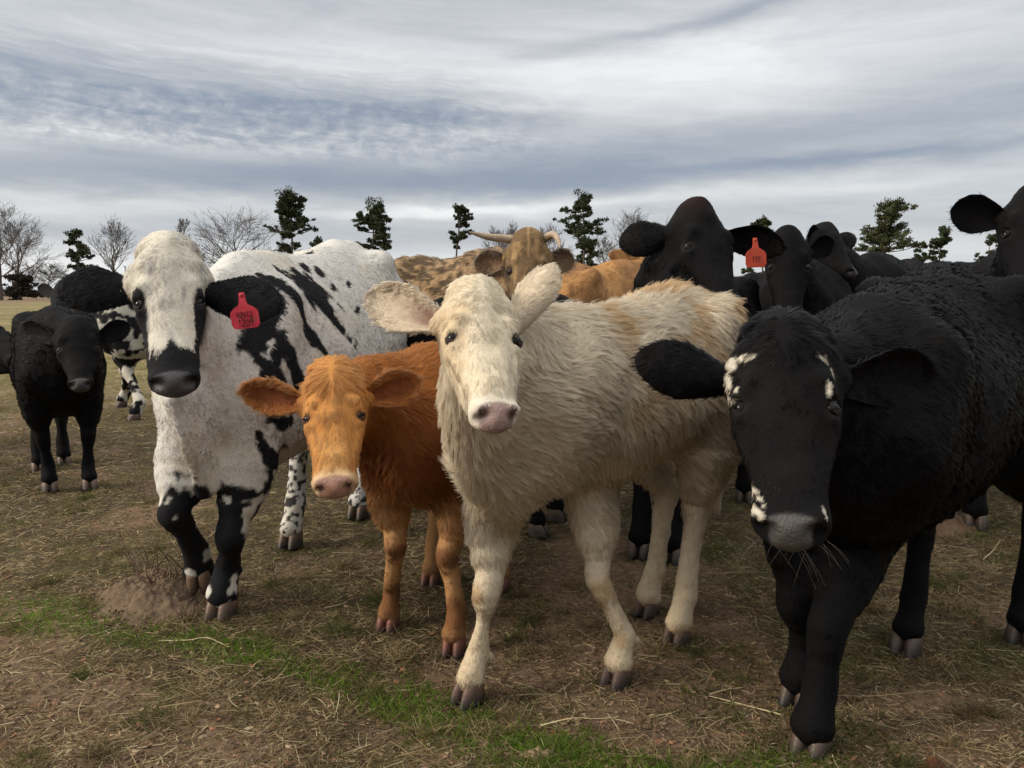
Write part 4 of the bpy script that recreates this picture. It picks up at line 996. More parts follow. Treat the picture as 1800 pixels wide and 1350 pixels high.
cow(dict(name='black_cow', cat='cow', label='black animal cut off by the left edge of the picture behind the fluffy black calf',
    H=1.05, chest=(-3.85, 4.95), rump=(-4.75, 5.5), front=[dict(hoof=(-3.7, 5.0, 0), side=-1), dict(hoof=(-3.85, 5.25, 0), side=1)], hind=[dict(hoof=(-4.5, 5.2, 0), side=1), dict(hoof=(-4.6, 5.6, 0), side=-1)],
    poll=W(-70, 560, 4.75), muz=W(40, 612, 4.50), face=(.3, -.6, 1), ears=[dict(sd=1, tip=(-3.6, 4.5, .98), face=(0, -1, 0), w=.1), dict(sd=-1, tip=(-3.5, 5.0, 1.0), face=(0, 1, 0), w=.1)],
    color=black_coat, fur=12000, flen=.016, frad=.0011, dark=True, seed=23, res=.014))
cow(dict(name='speckled_cow', cat='cow', label='white cow with black speckled legs standing behind the small fluffy black calf',
    H=1.29, chest=(-3.62, 6.72), rump=(-2.65, 7.45), front=[dict(hoof=hf(215, 716), side=-1), dict(hoof=hf(237, 740), side=1)], hind=[dict(hoof=(-3.0, 7.2, 0), side=1), dict(hoof=(-2.8, 7.5, 0), side=-1)],
    poll=W(103, 492, 6.70), muz=W(80, 555, 6.45), face=(-.4, -.8, .5), ears=[dict(sd=-1, tip=W(122, 488, 6.75), face=(0, -1, 0), w=.07), dict(sd=1, tip=W(66, 505, 6.8), face=(0, -1, 0), w=.12)],
    color=speckled_coat, fur=20000, flen=.014, frad=.0013, seed=24, res=.015))
cow(dict(name='white_faced_cow', cat='cow', label='black cow with a white face peeking through the gap right of the spotted cow',
    H=1.28, chest=(-1.33, 7.05), rump=(-1.0, 8.25), front=[dict(hoof=(-1.45, 7.3, 0), side=1), dict(hoof=(-1.15, 7.3, 0), side=-1)], hind=[dict(hoof=(-1.2, 8.1, 0), side=1), dict(hoof=(-.9, 8.1, 0), side=-1)],
    poll=W(632, 474, 7.0), muz=W(628, 560, 6.75), face=(-.2, -1, .4), ears=[dict(sd=1, tip=W(598, 490, 7.05), face=(0, -1, -.2), w=.12), dict(sd=-1, tip=W(661, 488, 7.05), face=(0, -1, -.2), w=.12)],
    color=whiteface_coat, fur=15000, flen=.014, frad=.0013, seed=25, res=.015))
cow(dict(name='tan_cow', cat='cow', label='far tan cow, only a strip of back showing beside the rightmost black head',
    H=1.38, chest=(4.85, 6.4), rump=(3.95, 6.15), front=[dict(hoof=(4.6, 6.2, 0), side=1), dict(hoof=(4.7, 6.55, 0), side=-1)], hind=[dict(hoof=(4.0, 6.0, 0), side=1), dict(hoof=(4.05, 6.35, 0), side=-1)],
    poll=(5.15, 6.35, 1.45), muz=(5.4, 6.1, 1.1), face=(.5, -.8, .5), ears=[dict(sd=1, tip=(5.0, 6.1, 1.4), face=(0, -1, 0), w=.12), dict(sd=-1, tip=(5.35, 6.6, 1.4), face=(0, -1, 0), w=.12)],
    color=tan_coat, fur=8000, flen=.016, frad=.0014, seed=26, res=.016))
print('herd done', time.time() - T0)
# ================================================================== ground
def gh(x, y):
    """height of the pasture"""
    P = np.stack([np.asarray(x, float).ravel(), np.asarray(y, float).ravel(), np.zeros(np.size(x))], 1)
    d = np.hypot(P[:, 0], P[:, 1] - 2.5); near = 1 - smooth01(d, 6, 25)
    h = fbm(P, .9, 2, 101) * .018 + fbm(P, 5, 3, 102) * .015 + (fbm(P, 22, 3, 103) * .006 + np.maximum(0, fbm(P, 60, 2, 104)) * .005) * near
    return (h - .004).reshape(np.shape(x))
def strip_d(x, y):
    """distance from the winding strip of fresh grass"""
    P = [Gd(*p) for p in ((-150, 1040), (0, 1072), (150, 1092), (330, 1128), (500, 1170), (640, 1222), (790, 1262), (950, 1312), (1120, 1370), (1400, 1420))]
    best = np.full(np.shape(x), 9.0)
    for a, b_ in zip(P[:-1], P[1:]):
        dx_, dy_ = b_[0] - a[0], b_[1] - a[1]; t_ = np.clip(((x - a[0]) * dx_ + (y - a[1]) * dy_) / (dx_ ** 2 + dy_ ** 2), 0, 1)
        best = np.minimum(best, np.hypot((x - a[0] - t_ * dx_), (y - a[1] - t_ * dy_)))
    return best
def dirt_mask(x, y):
    """bare trodden soil: below the strip on the left, and patches"""
    P = np.stack([x, y, 0 * x], 1); n = fbm(P, 1.6, 4, 120)
    lx = Gd(700, 1250)
    m_ = smooth01(n + .55 * smooth01(-(y - (2.55 - .55 * (x + 1.6)) ), .0, .35) * smooth01(-x, -.45, .1) + .25 * smooth01(-y, -2.3, -1.9), .10, .42)
    return m_
m, t, o = newmat('soil')
ob = objpos(); a = attr('Col'); n1 = noise(ob, 9, 6, .6); n2 = noise(ob, 60, 6, .65); n3 = noise(ob, 2.3, 4, .55); n4 = noise(ob, 260, 4, .7)
dirt = ramp(n2 * .5 + n4 * .5, [(.30, (.060, .040, .026)), (.48, (.155, .102, .066)), (.66, (.28, .195, .132))])
that = ramp(n2 * .45 + n4 * .55, [(.32, (.022, .017, .011)), (.50, (.075, .058, .036)), (.64, (.21, .165, .10)), (.72, (.30, .24, .15))])
sp_ = t.nodes.new('ShaderNodeSeparateXYZ'); t.links.new(ob.s, sp_.inputs[0]); yy = X(sp_.outputs[1])
far = ramp(noise(ob, .35, 5, .6) * .5 + noise(comb(X(sp_.outputs[0]) * 1.0, yy * .4, 0.0), 5, 5, .6) * .5, [(.36, (.12, .105, .045)), (.50, (.20, .168, .078)), (.62, (.28, .225, .11))])
sp2 = t.nodes.new('ShaderNodeSeparateColor'); t.links.new(a.outputs['Color'], sp2.inputs[0])
c = mixc(X(sp2.outputs[0]), that, dirt); c = mixc(sstep(yy + n3 * 5, 8.5, 14.0), c, far)
c = mixc(sstep(yy + n1 * 20, 75.0, 100.0), c, (.19, .135, .085))
p = prin(t, o, c, .95, .12); bumpn(t, p, n2 * .6 + n4 * .4, .015, .8)
# one sheet, fine near the camera, reaching the horizon
N_ = 640; tt = np.linspace(-1, 1, N_); k_ = 9.2
gx = np.sinh(k_ * tt) / math.sinh(k_) * 2600; gy = gx + 2.4
gx = np.where(np.abs(tt) < 2, gx, gx)
def warp_axis(n, dense, step, far_):
    half = [0.0]; st = step
    while half[-1] < far_:
        half.append(half[-1] + st)
        if half[-1] > dense: st *= 1.09
    h_ = np.array(half); return np.concatenate([-h_[:0:-1], h_])
gx = warp_axis(0, 2.4, .0115, 3000); gy = warp_axis(0, 1.6, .0115, 3000) + 2.3
GX, GY = np.meshgrid(gx, gy, indexing='ij')
GZ = gh(GX, GY); nx, ny = GX.shape
idx = np.arange(nx * ny).reshape(nx, ny); Fg = np.stack([idx[:-1, :-1], idx[1:, :-1], idx[1:, 1:], idx[:-1, 1:]], -1).reshape(-1, 4)
ground = mesh_obj('ground', np.stack([GX, GY, GZ], -1).reshape(-1, 3), Fg, 'soil'); tag(ground, kind='structure')
gc = np.zeros((nx * ny, 4), np.float32); gc[:, 3] = 1; gc[:, 0] = dirt_mask(GX.ravel(), GY.ravel()); point_col(ground, gc)
print('ground', GX.shape, time.time() - T0)

# ---- ground cover (uncountable): dry thatch, fresh grass, crumbs of soil
m, t, o = newmat('blade')
a = attr('col'); nn = attr('nrm'); hi = t.nodes.new('ShaderNodeHairInfo')
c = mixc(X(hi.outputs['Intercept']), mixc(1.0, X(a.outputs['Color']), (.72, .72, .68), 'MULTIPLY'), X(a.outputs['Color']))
d = t.nodes.new('ShaderNodeBsdfDiffuse'); t.links.new(c.s, d.inputs[0]); t.links.new(nn.outputs['Vector'], d.inputs['Normal'])
tr_ = t.nodes.new('ShaderNodeBsdfTranslucent'); t.links.new(c.s, tr_.inputs[0]); mx = t.nodes.new('ShaderNodeMixShader'); mx.inputs[0].default_value = .25
t.links.new(d.outputs[0], mx.inputs[1]); t.links.new(tr_.outputs[0], mx.inputs[2]); t.links.new(mx.outputs[0], o.inputs[0])
rng = np.random.default_rng(77)
def scatter(n, y0, y1, p_=1.6):
    """random points inside a generous wedge of view, thinning with distance"""
    u_ = rng.random(n); y = (y0 ** (1 - p_) + u_ * (y1 ** (1 - p_) - y0 ** (1 - p_))) ** (1 / (1 - p_)); x = (rng.random(n) * 2 - 1) * (y * .80 + .35); return x, y
def blades(n, x, y, L, lay, rad, colr, curl=.6, K=5, width_fall=.8, lift=.0):
    """lay 0 = upright, 1 = flat"""
    z = gh(x, y); a = rng.random(n) * 2 * math.pi; d = np.stack([np.cos(a), np.sin(a), 0 * a], 1); s_ = np.stack([-np.sin(a), np.cos(a), 0 * a], 1)
    P = np.zeros((n, K, 3)); P[:, 0] = np.stack([x, y, z - .002 + lift], 1); el_ = (1 - lay) * (math.pi / 2) * (.6 + .4 * rng.random(n)) + .10 * rng.random(n)
    bend = curl * rng.standard_normal(n); drop = rng.random(n) * .9
    for k in range(1, K):
        t_ = k / (K - 1); e = el_ * (1 - drop * t_) ; b_ = bend * t_
        dd = (d * np.cos(b_)[:, None] + s_ * np.sin(b_)[:, None]) * np.cos(e)[:, None]; dd[:, 2] = np.sin(e); P[:, k] = P[:, k - 1] + dd * (L / (K - 1))[:, None]
    P[:, :, 2] = np.maximum(P[:, :, 2], z[:, None] + .0005)
    t_ = np.linspace(0, 1, K); Rr = rad[:, None] * (1 - width_fall * t_[None] ** 2)
    nrm = unitn(np.stack([rng.normal(0, .45, n), rng.normal(0, .45, n), np.ones(n)], 1)); return P, Rr, colr, nrm
def pal(cs, n, var=.2):
    cs = np.array(cs); i = rng.integers(0, len(cs), n); return np.clip(cs[i] * (1 + var * rng.standard_normal((n, 1))), .004, .9)
FULL = not QUICK
if FULL:
    n = 330000; x, y = scatter(n, 1.15, 13); P2 = np.stack([x, y, 0 * x], 1)
    keep = rng.random(n) < np.clip(.95 - .72 * dirt_mask(x, y) + .35 * fbm(P2, 9, 2, 130), .08, 1); x, y = x[keep], y[keep]; n = len(x); far_ = np.clip(y / 3, 1, 3.2)
    cl = fbm(np.stack([x, y, 0 * x], 1), 5, 3, 140)
    co = pal([(.33, .25, .15), (.20, .15, .085), (.50, .40, .25), (.11, .085, .052), (.25, .21, .10), (.17, .11, .065)], n, .25)
    co = mixa(co, C(.095, .12, .03), smooth01(cl, .08, .4) * .55); co = co * 1.12 * (1 + .45 * fbm(np.stack([x, y, 0 * x], 1), 11, 3, 144))[:, None]; co = np.clip(co, .01, 1)
    co = mixa(co, co * 0 + C(.26, .23, .095), smooth01(y, 4, 9) * .6)
    a_ = blades(n, x, y, (.018 + .030 * rng.random(n)) * far_ ** .5, np.clip(.80 + .15 * rng.standard_normal(n), .25, 1), .0010 * far_ * (.6 + .7 * rng.random(n)), co, 1.0)
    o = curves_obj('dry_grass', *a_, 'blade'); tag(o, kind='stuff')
    # litter pushed up round the feet
    hp = np.array([h_ for h_ in HOOFS if h_[2] < .05 and h_[1] < 5]); per = 110; n = len(hp) * per; an = rng.random(n) * 6.283; rr_ = .045 + .06 * rng.random(n) ** 1.5
    x = np.repeat(hp[:, 0], per) + np.cos(an) * rr_; y = np.repeat(hp[:, 1], per) + np.sin(an) * rr_
    a_ = blades(n, x, y, .02 + .03 * rng.random(n), np.clip(.62 + .25 * rng.standard_normal(n), 0, 1), .0011 * np.clip(y / 3, 1, 2), pal([(.25, .19, .11), (.16, .12, .07), (.12, .14, .04)], n, .25), .6)
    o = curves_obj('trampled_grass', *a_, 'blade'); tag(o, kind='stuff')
    # fresh grass strip and patches
    n = 330000; x, y = scatter(n, 1.2, 9, 1.7); sd = strip_d(x, y); P2 = np.stack([x, y, 0 * x], 1); nz_ = fbm(P2, 3.2, 3, 150); nf = fbm(P2, 14, 2, 151)
    w_ = np.clip(1.15 - sd / (.085 + .10 * nz_ + .02 * y), 0, 1) * .9 + .30 * smooth01(nz_ + .35 * nf, .26, .5) * (x > -3) ; w_ *= (.55 + .9 * (nf > -.15)) * (1 - .8 * (np.hypot((x + 1.16) / .32, (y - 2.62) / .25) < 1))
    keep = rng.random(n) < w_ * .95; x, y = x[keep], y[keep]; n = len(x); far_ = np.clip(y / 3, 1, 2.5); ins = np.clip(1.2 - strip_d(x, y) / .2, 0, 1)
    co = mixa(pal([(.12, .15, .035), (.17, .18, .055), (.09, .11, .03)], n, .2), pal([(.12, .23, .025), (.17, .29, .035), (.085, .16, .018), (.23, .30, .06)], n, .2), ins)
    a_ = blades(n, x, y, (.014 + .026 * rng.random(n)) * far_ ** .4, np.clip(.30 + .22 * rng.standard_normal(n), 0, 1), .0008 * far_ * (.6 + .6 * rng.random(n)), co, .5)
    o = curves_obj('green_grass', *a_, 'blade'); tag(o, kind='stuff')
    # pale straw and twigs
    n = 13000; x, y = scatter(n, 1.2, 9); co = pal([(.46, .37, .22), (.34, .26, .15), (.24, .17, .10), (.56, .48, .31)], n, .15)
    a_ = blades(n, x, y, .03 + .09 * rng.random(n) ** 2, .93 + .07 * rng.random(n), .0011 * np.clip(y / 3, 1, 3) * (.5 + .8 * rng.random(n)), co, .5, 6, .4, .004)
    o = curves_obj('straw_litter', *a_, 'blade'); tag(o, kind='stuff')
    # tufts of dead bunch grass
    nt_ = 260; tx, ty = scatter(nt_, 1.3, 8); m2 = 70; n = nt_ * m2; r_ = np.repeat(.010 + .03 * rng.random(nt_), m2)
    x = np.repeat(tx, m2) + rng.standard_normal(n) * r_; y = np.repeat(ty, m2) + rng.standard_normal(n) * r_; tc_ = np.repeat(pal([(.32, .25, .14), (.20, .155, .085), (.15, .155, .06)], nt_, .15), m2, 0)
    a_ = blades(n, x, y, np.repeat(.03 + .035 * rng.random(nt_), m2) * (.5 + .8 * rng.random(n)), np.clip(.45 + .25 * rng.standard_normal(n), 0, 1), .0010 * np.clip(y / 3, 1, 3), tc_ * (1 + .2 * rng.standard_normal((n, 1))), .5)
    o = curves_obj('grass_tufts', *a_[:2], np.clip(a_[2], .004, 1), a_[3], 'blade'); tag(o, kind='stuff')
print('blades', time.time() - T0)

# crumbs and dead leaves: small solid flakes
m, t, o = newmat('crumb')
a = attr('Col'); c = mixc(1.0, X(a.outputs['Color']), mixc(noise(objpos(), 150, 4), (.6, .6, .6), (1.3, 1.3, 1.3)), 'MULTIPLY'); p = prin(t, o, c, .9, .15); bumpn(t, p, noise(objpos(), 130, 6, .7), .006, .9)
ico = np.array([(0, 0, 1), (.9, 0, .3), (.28, .85, .3), (-.73, .53, .3), (-.73, -.53, .3), (.28, -.85, .3), (0, 0, -.8)]); icf = np.array([(0, 1, 2), (0, 2, 3), (0, 3, 4), (0, 4, 5), (0, 5, 1), (6, 2, 1), (6, 3, 2), (6, 4, 3), (6, 5, 4), (6, 1, 5)])
def crumbs(name, n, x, y, size, flat, colr, lift=0):
    z = gh(x, y) + lift; a = rng.random(n) * 6.283; V = ico[None] * (1 + .45 * (rng.random((n, 7, 1)) - .5)) * size[:, None, None] * np.array((1, .75, 1))[None]; V[..., 2] *= flat[:, None]
    V[..., 0], V[..., 1] = V[..., 0] * np.cos(a)[:, None] - V[..., 1] * np.sin(a)[:, None], V[..., 0] * np.sin(a)[:, None] + V[..., 1] * np.cos(a)[:, None]
    V[..., 2] += V[..., 0] * rng.normal(0, .25, (n, 1)); V += np.stack([x, y, z + .001], 1)[:, None]
    F = (icf[None] + 7 * np.arange(n)[:, None, None]).reshape(-1, 3); o = mesh_obj(name, V.reshape(-1, 3), F, 'crumb', smooth=False)
    c4 = np.ones((n * 7, 4), np.float32); c4[:, :3] = np.repeat(colr, 7, 0); point_col(o, c4); return tag(o, kind='stuff')
n = 42000 if FULL else 100; x, y = scatter(n, 1.15, 7, 2.0); kp = rng.random(n) < (.15 + .85 * dirt_mask(x, y)); x, y = x[kp], y[kp]; n = len(x)
crumbs('soil_crumbs', n, x, y, .0016 + .0075 * rng.random(n) ** 3, .55 + .3 * rng.random(n), pal([(.18, .12, .08), (.26, .175, .115), (.13, .085, .055)], n, .18))
n = 9000 if FULL else 100; x, y = scatter(n, 1.15, 8, 1.8)
crumbs('leaf_litter', n, x, y, .004 + .010 * rng.random(n) ** 2, .12 + .15 * rng.random(n), pal([(.26, .17, .10), (.16, .10, .06), (.36, .27, .17), (.28, .14, .08)], n, .2))

# ---- single things on the ground
def lump(name, at, rx, ry, h, colr, amp, label, cat, seed, res=48, rings=26, mat='crumb'):
    th = np.linspace(0, 2 * math.pi, res, endpoint=False); r = np.linspace(0, 1, rings) ** .8; TH, RR = np.meshgrid(th, r, indexing='ij')
    x = at[0] + RR * np.cos(TH) * rx; y = at[1] + RR * np.sin(TH) * ry; P = np.stack([x.ravel(), y.ravel(), 0 * x.ravel()], 1)
    wob_ = 1 + .25 * fbm(np.stack([np.cos(TH).ravel(), np.sin(TH).ravel(), 0 * x.ravel()], 1), 1.7, 2, seed).reshape(x.shape)
    x = at[0] + RR * np.cos(TH) * rx * wob_; y = at[1] + RR * np.sin(TH) * ry * wob_; P = np.stack([x.ravel(), y.ravel(), 0 * x.ravel()], 1)
    z = gh(x, y) - .008 + h * (np.cos(np.minimum(1, RR * 1.02) * math.pi) * .5 + .5) ** .8 + (fbm(P, 12 / max(.3, rx * 4), 4, seed) * amp + np.abs(fbm(P, 60, 3, seed + 3)) * amp * .7 - np.abs(fbm(P, 28, 2, seed + 5)) * amp * .6).reshape(x.shape) * (1 - RR ** 3)
    idx = np.arange(res * rings).reshape(res, rings); nx_ = np.roll(idx, -1, 0); F = np.stack([idx[:, :-1], idx[:, 1:], nx_[:, 1:], nx_[:, :-1]], -1).reshape(-1, 4)
    V = np.stack([x, y, z], -1).reshape(-1, 3); o = mesh_obj(name, V, F, mat, origin=(at[0], at[1], 0)); c4 = np.ones((len(V), 4)); c4[:, :3] = np.array(colr) * (1 + .35 * fbm(V, 18, 3, seed + 9))[:, None]; point_col(o, c4)
    return tag(o, label, cat)
mp = Gd(268, 1062)
lump('dirt_mound', (mp[0], mp[1] + .09), .27, .27, .105, (.155, .108, .070), .026, 'small mound of loose reddish soil by the raised hoof of the spotted cow', 'dirt mound', 5, 150, 70)
n = 1500; an = rng.random(n) * 6.283; rr_ = .30 * rng.random(n) ** .6
_cx = mp[0] + np.cos(an) * rr_; _cy = mp[1] + .09 + np.sin(an) * rr_
crumbs('mound_crumbs', n, _cx, _cy, .002 + .007 * rng.random(n) ** 2, .6 + .3 * rng.random(n), pal([(.19, .125, .08), (.25, .165, .11), (.14, .09, .06)], n, .15), lift=.092 * np.exp(-(rr_ / .15) ** 2))
mp = Gd(1680, 945); lump('dirt_mound', (mp[0], mp[1] + .2), .34, .20, .08, (.16, .105, .07), .03, 'low brown heap of earth behind the front black calf on the right', 'dirt mound', 9)
mp = Gd(945, 1328); lump('soil_clod', (mp[0], mp[1]), .062, .030, .030, (.25, .17, .11), .014, 'flat pale clod of earth at the bottom edge near the middle', 'clod', 12)
mp = Gd(1640, 1350); lump('soil_clod', (mp[0], mp[1]), .055, .030, .030, (.13, .06, .03), .016, 'dark reddish clod at the bottom edge beside the front black hoof', 'clod', 13)
mp = Gd(700, 1160); lump('soil_clod', (mp[0] - .3, mp[1]), .035, .02, .012, (.20, .13, .08), .008, 'small brown clod on the grass left of the cream calf front hoof', 'clod', 14)
def straw(pts, r, label, colr=(.62, .52, .30), name='straw'):
    P = [np.array(Gd(u, v)) for u, v, z in pts]; P = np.array([(p[0], p[1], float(gh(p[0:1], p[1:2])[0]) + .008 + q[2]) for p, q in zip(P, pts)])
    P = catmull(P, 6); t_ = np.linspace(0, 1, len(P)); V, F = tubes([P], [r * (1 - .55 * t_) * (1 + .12 * np.sin(t_ * 30))], 6); o = mesh_obj(name, V, F, 'crumb', origin=tuple(P[0]))
    point_col(o, np.tile((*colr, 1), (len(V), 1))); tag(o, label, 'straw', 'long pale straws on the ground')
straw([(279, 1131, 0), (330, 1135, .004), (365, 1133, .004), (403, 1145, 0)], .0022, 'long pale straw lying on the green grass strip at the left')
straw([(1372, 1266, 0), (1320, 1250, .004), (1246, 1232, .006)], .0022, 'long pale straw left of the front black hoof, lower arm of a V')
straw([(1246, 1230, .007), (1280, 1219, .006), (1306, 1214, 0)], .0018, 'short pale straw left of the front black hoof, upper arm of a V')
straw([(950, 1274, 0), (1000, 1272, .006), (1032, 1266, 0)], .0022, 'pale straw on the grass right of the cream calf front hoof')
straw([(1728, 985, 0), (1745, 972, .02), (1757, 960, .03)], .0022, 'upright pale straw behind the front black calf at the right')
straw([(255, 1096, 0), (238, 1112, .01), (228, 1120, 0)], .0014, 'thin straw at the foot of the reddish mound', (.35, .30, .16))
straw([(1450, 1225, 0), (1530, 1232, .006), (1650, 1222, 0)], .0018, 'thin crooked straw right of the front black calf leg', (.30, .23, .14))
# dead stems on the mound
if FULL:
    base = Gd(285, 1010); n = 34; P_ = []
    for i in range(n):
        u, v = rng.uniform(235, 325), rng.uniform(985, 1040); g_ = Gd(u, v + 22); z0 = .05 * math.exp(-(((g_[0] + 1.14) / .2) ** 2)) + .04
        l = rng.uniform(.03, .12); lean = rng.normal(0, .35, 2); t_ = np.linspace(0, 1, 6)[:, None]
        P_.append(np.array((g_[0], g_[1], z0)) + t_ * np.array((lean[0] * l, lean[1] * l, l)) + (t_ ** 2) * np.array((rng.normal(0, .02), 0, -.01)))
    for pp in P_:
        V, F = tubes([pp], [np.linspace(.0032, .0014, 6) * rng.uniform(.6, 1.2)], 5); o = mesh_obj('dead_stem', V, F, 'crumb', origin=tuple(pp[0])); point_col(o, np.tile((.16, .11, .075, 1), (len(V), 1)))
        tag(o, 'dead grey-brown plant stem standing on the small mound of loose soil', 'dead stem', 'dead stems on the soil mound')

# ================================================================== trees on the skyline
m, t, o = newmat('bark'); c = mixc(noise(objpos(), 3, 5), (.060, .050, .042), (.13, .11, .095)); prin(t, o, c, .95, .1)
m, t, o = newmat('twig'); prin(t, o, (.105, .092, .083), .95, .1)
m, t, o = newmat('needles'); a = attr('Col'); prin(t, o, X(a.outputs['Color']), .8, .2)
def treebase(u, D, v=513):
    x = (u - 900) / FPX * D / cp; return np.array((x, D, float(gh(np.array([x]), np.array([D]))[0]) - .3))
def bare_tree(u, vtop, wpx, D, seed, label, name='bare_tree', dens=1.0, fork=.35, rise=1.0):
    """leader trunk, rising limbs and a rounded crown of fine twigs; fork = where the crown begins"""
    rg = np.random.default_rng(seed); b0 = treebase(u, D); Ht = (513 - vtop) / FPX * D; half = wpx / 2 / FPX * D
    tz = np.linspace(0, 1, 12); trunk = b0 + np.stack([np.cumsum(rg.normal(0, .012, 12)) * Ht * tz, 0 * tz, tz * Ht * .80], 1); r0 = Ht * .016 + .05
    tr_r = r0 * (1 - .80 * tz ** 1.2); paths, rads = [], []
    def grow(p, d, L, r, lev):
        n = 4; pts = [p]; dd = d
        for i in range(n):
            dd = unit(dd + rg.normal(0, .13, 3) + np.array((0, 0, .10 * rise))); pts.append(pts[-1] + dd * L / n)
        pts = np.array(pts); paths.append(pts); rads.append(np.linspace(r, r * .55, n + 1))
        if lev >= 4: return
        kids = int(rg.integers(4, 7) * dens) if lev < 3 else 3
        for c_ in range(kids):
            f = rg.uniform(.25, 1.0) if c_ else 1.0; i0 = min(n - 1, int(f * n)); q = pts[i0] + (pts[i0 + 1] - pts[i0]) * (f * n - i0)
            sd_ = unit(np.cross(dd, unit(rg.normal(0, 1, 3)))); sp_ = rg.uniform(.35, .85) if c_ else rg.uniform(0, .3)
            grow(q, unit(dd * math.cos(sp_) + sd_ * math.sin(sp_)), L * rg.uniform(.45, .68), r * (1 - .45 * f) * rg.uniform(.5, .72), lev + 1)
    nl = int(15 * dens)
    for i in range(nl + 2):
        f = fork + (1 - fork) * (i / nl) ** .9 if i < nl else 1.0; f = min(f, 1); p = np.array([np.interp(f, tz, trunk[:, k]) for k in range(3)])
        t_ = (f - fork) / (1 - fork); az_ = i * 2.4 + rg.normal(0, .4); out_ = (.95 - .65 * t_) ; d = unit(np.array((math.cos(az_) * out_, math.sin(az_) * out_, .55 + .6 * t_)))
        L = half * (.62 + .30 * math.sin(math.pi * (t_ * .8 + .15))) * rg.uniform(.8, 1.1)
        grow(p, d, L, np.interp(f, tz, tr_r) * rg.uniform(.45, .65), 1)
    allp = np.concatenate(paths) - b0; kz = Ht / allp[:, 2].max(); kx = half / np.percentile(np.abs(allp[:, 0]), 98); K_ = np.array((kx, kx, kz))
    root = empty(name, b0); tag(root, label, 'tree', 'leafless trees on the skyline')
    V, F = tubes([(trunk - b0) * K_ + b0], [tr_r], 8); mesh_obj('trunk', V, F, 'bark', root, origin=b0)
    V, F = tubes([(q - b0) * K_ + b0 for q in paths], [np.maximum(r, .015 * D / 120) for r in rads], 4); mesh_obj('crown', V, F, 'twig', root, origin=b0)
def needles(cent, rad, n, size, colr, rg):
    """many small needle-bunch blades through flattened clumps"""
    k = len(cent); ci = rg.integers(0, k, n); d = unitn(rg.normal(0, 1, (n, 3))) * (rg.random((n, 1)) ** .45); c = cent[ci] + d * rad[ci]
    a = unitn(rg.normal(0, 1, (n, 3)) + np.array((0, 0, .4))); b_ = unitn(np.cross(a, rg.normal(0, 1, (n, 3)))); s_ = size * (.5 + rg.random((n, 1)))
    V = np.stack([c - b_ * s_ * .30, c + b_ * s_ * .30, c + a * s_], 1).reshape(-1, 3); F = np.arange(3 * n).reshape(n, 3)
    cc = np.repeat(colr[ci] * (.75 + .5 * rg.random((n, 1))), 3, 0); return V, F, cc
def pine(u, vtop, wpx, D, seed, label, vlow=None, lean=0.0, top_heavy=.5, name='pine_tree', dens=1.0, col=(.040, .050, .023), vbase=513, group='pines on the skyline', rough=1.0):
    rg = np.random.default_rng(seed); b0 = treebase(u, D); Ht = (vbase - vtop) / FPX * D; half = 1.15 * wpx / 2 / FPX * D
    f0 = 1 - ((vlow or (vtop + (513 - vtop) * .75)) - vtop) / (vbase - vtop)
    tz = np.linspace(0, 1, 14); bendx = lean * Ht * tz ** 1.5 + np.cumsum(rg.normal(0, .004, 14)) * Ht; trunk = b0 + np.stack([bendx, 0 * tz, tz * Ht * .97], 1)
    root = empty(name, b0); tag(root, label, 'tree', group)
    limbs, lr, cen, rad = [], [], [], []
    nb = int(24 * dens + 9); hs = f0 + (1 - f0) * np.sort(rg.random(nb) ** .9)
    side = rg.uniform(.75, 1.2, 2)
    for h in hs:
        t_ = (h - f0) / (1 - f0); prof = float(np.interp(t_, [0, .2, .55, .85, 1], [.8, 1, .85, .6, .35])) * rg.uniform(.35, 1.15)
        p0 = np.array([np.interp(h, tz, trunk[:, i]) for i in range(3)]); az_ = rg.uniform(0, 6.283); L = half * prof * side[int(math.cos(az_) > 0)]
        d = np.array((math.cos(az_), math.sin(az_), rg.uniform(-.15, .5))); e = p0 + d * L; mid = p0 + d * L * .5 + np.array((0, 0, -.06 * L))
        limbs.append(catmull([p0, mid, e], 3)); lr.append(np.linspace(.08, .025, len(limbs[-1])))
        for q in range(rg.integers(6, 11)):
            f = rg.uniform(.35, 1.05); c = p0 + (e - p0) * f + rg.normal(0, .07 * half, 3) * np.array((1, 1, .8)) + np.array((0, 0, .04 * half)); cen.append(c); s_ = half * rg.uniform(.06, .135) * rough; rad.append((s_, s_, s_ * rg.uniform(.4, .7)))
    for q in range(6): cen.append(trunk[-1] + rg.normal(0, .14 * half, 3)); rad.append((half * .2, half * .2, half * .16))
    cen, rad = np.array(cen), np.array(rad); cc = np.array(col) * (.7 + .7 * rg.random((len(cen), 1)))
    V, F = tubes([trunk], [np.linspace(Ht * .014, Ht * .004, 14)], 8); V1, F1 = tubes(limbs, lr, 4); mesh_obj('trunk', np.concatenate([V, V1]), np.concatenate([F, F1 + len(V)]), 'bark', root, origin=b0)
    V, F, c4 = needles(cen, rad, int(15000 * dens), .30 * D / 120, cc, rg); o = mesh_obj('crown', V, F, 'needles', root, smooth=False, origin=b0); point_col(o, np.concatenate([c4, np.ones((len(c4), 1))], 1))
bare_tree(14, 328, 100, 95, 1, 'tall leafless tree cut by the left edge')
bare_tree(48, 366, 95, 105, 2, 'leafless round-crowned tree second from the left edge')
bare_tree(96, 440, 70, 120, 13, 'small faint leafless tree behind the dark cedar at far left')
bare_tree(216, 362, 88, 120, 3, 'narrow leafless tree just left of the spotted cow head')
bare_tree(338, 372, 36, 130, 4, 'thin leafless tree rising behind the spotted cow poll')
bare_tree(423, 334, 150, 100, 5, 'broad leafless oak behind the spotted cow back', dens=1.1, fork=.22, rise=.5)
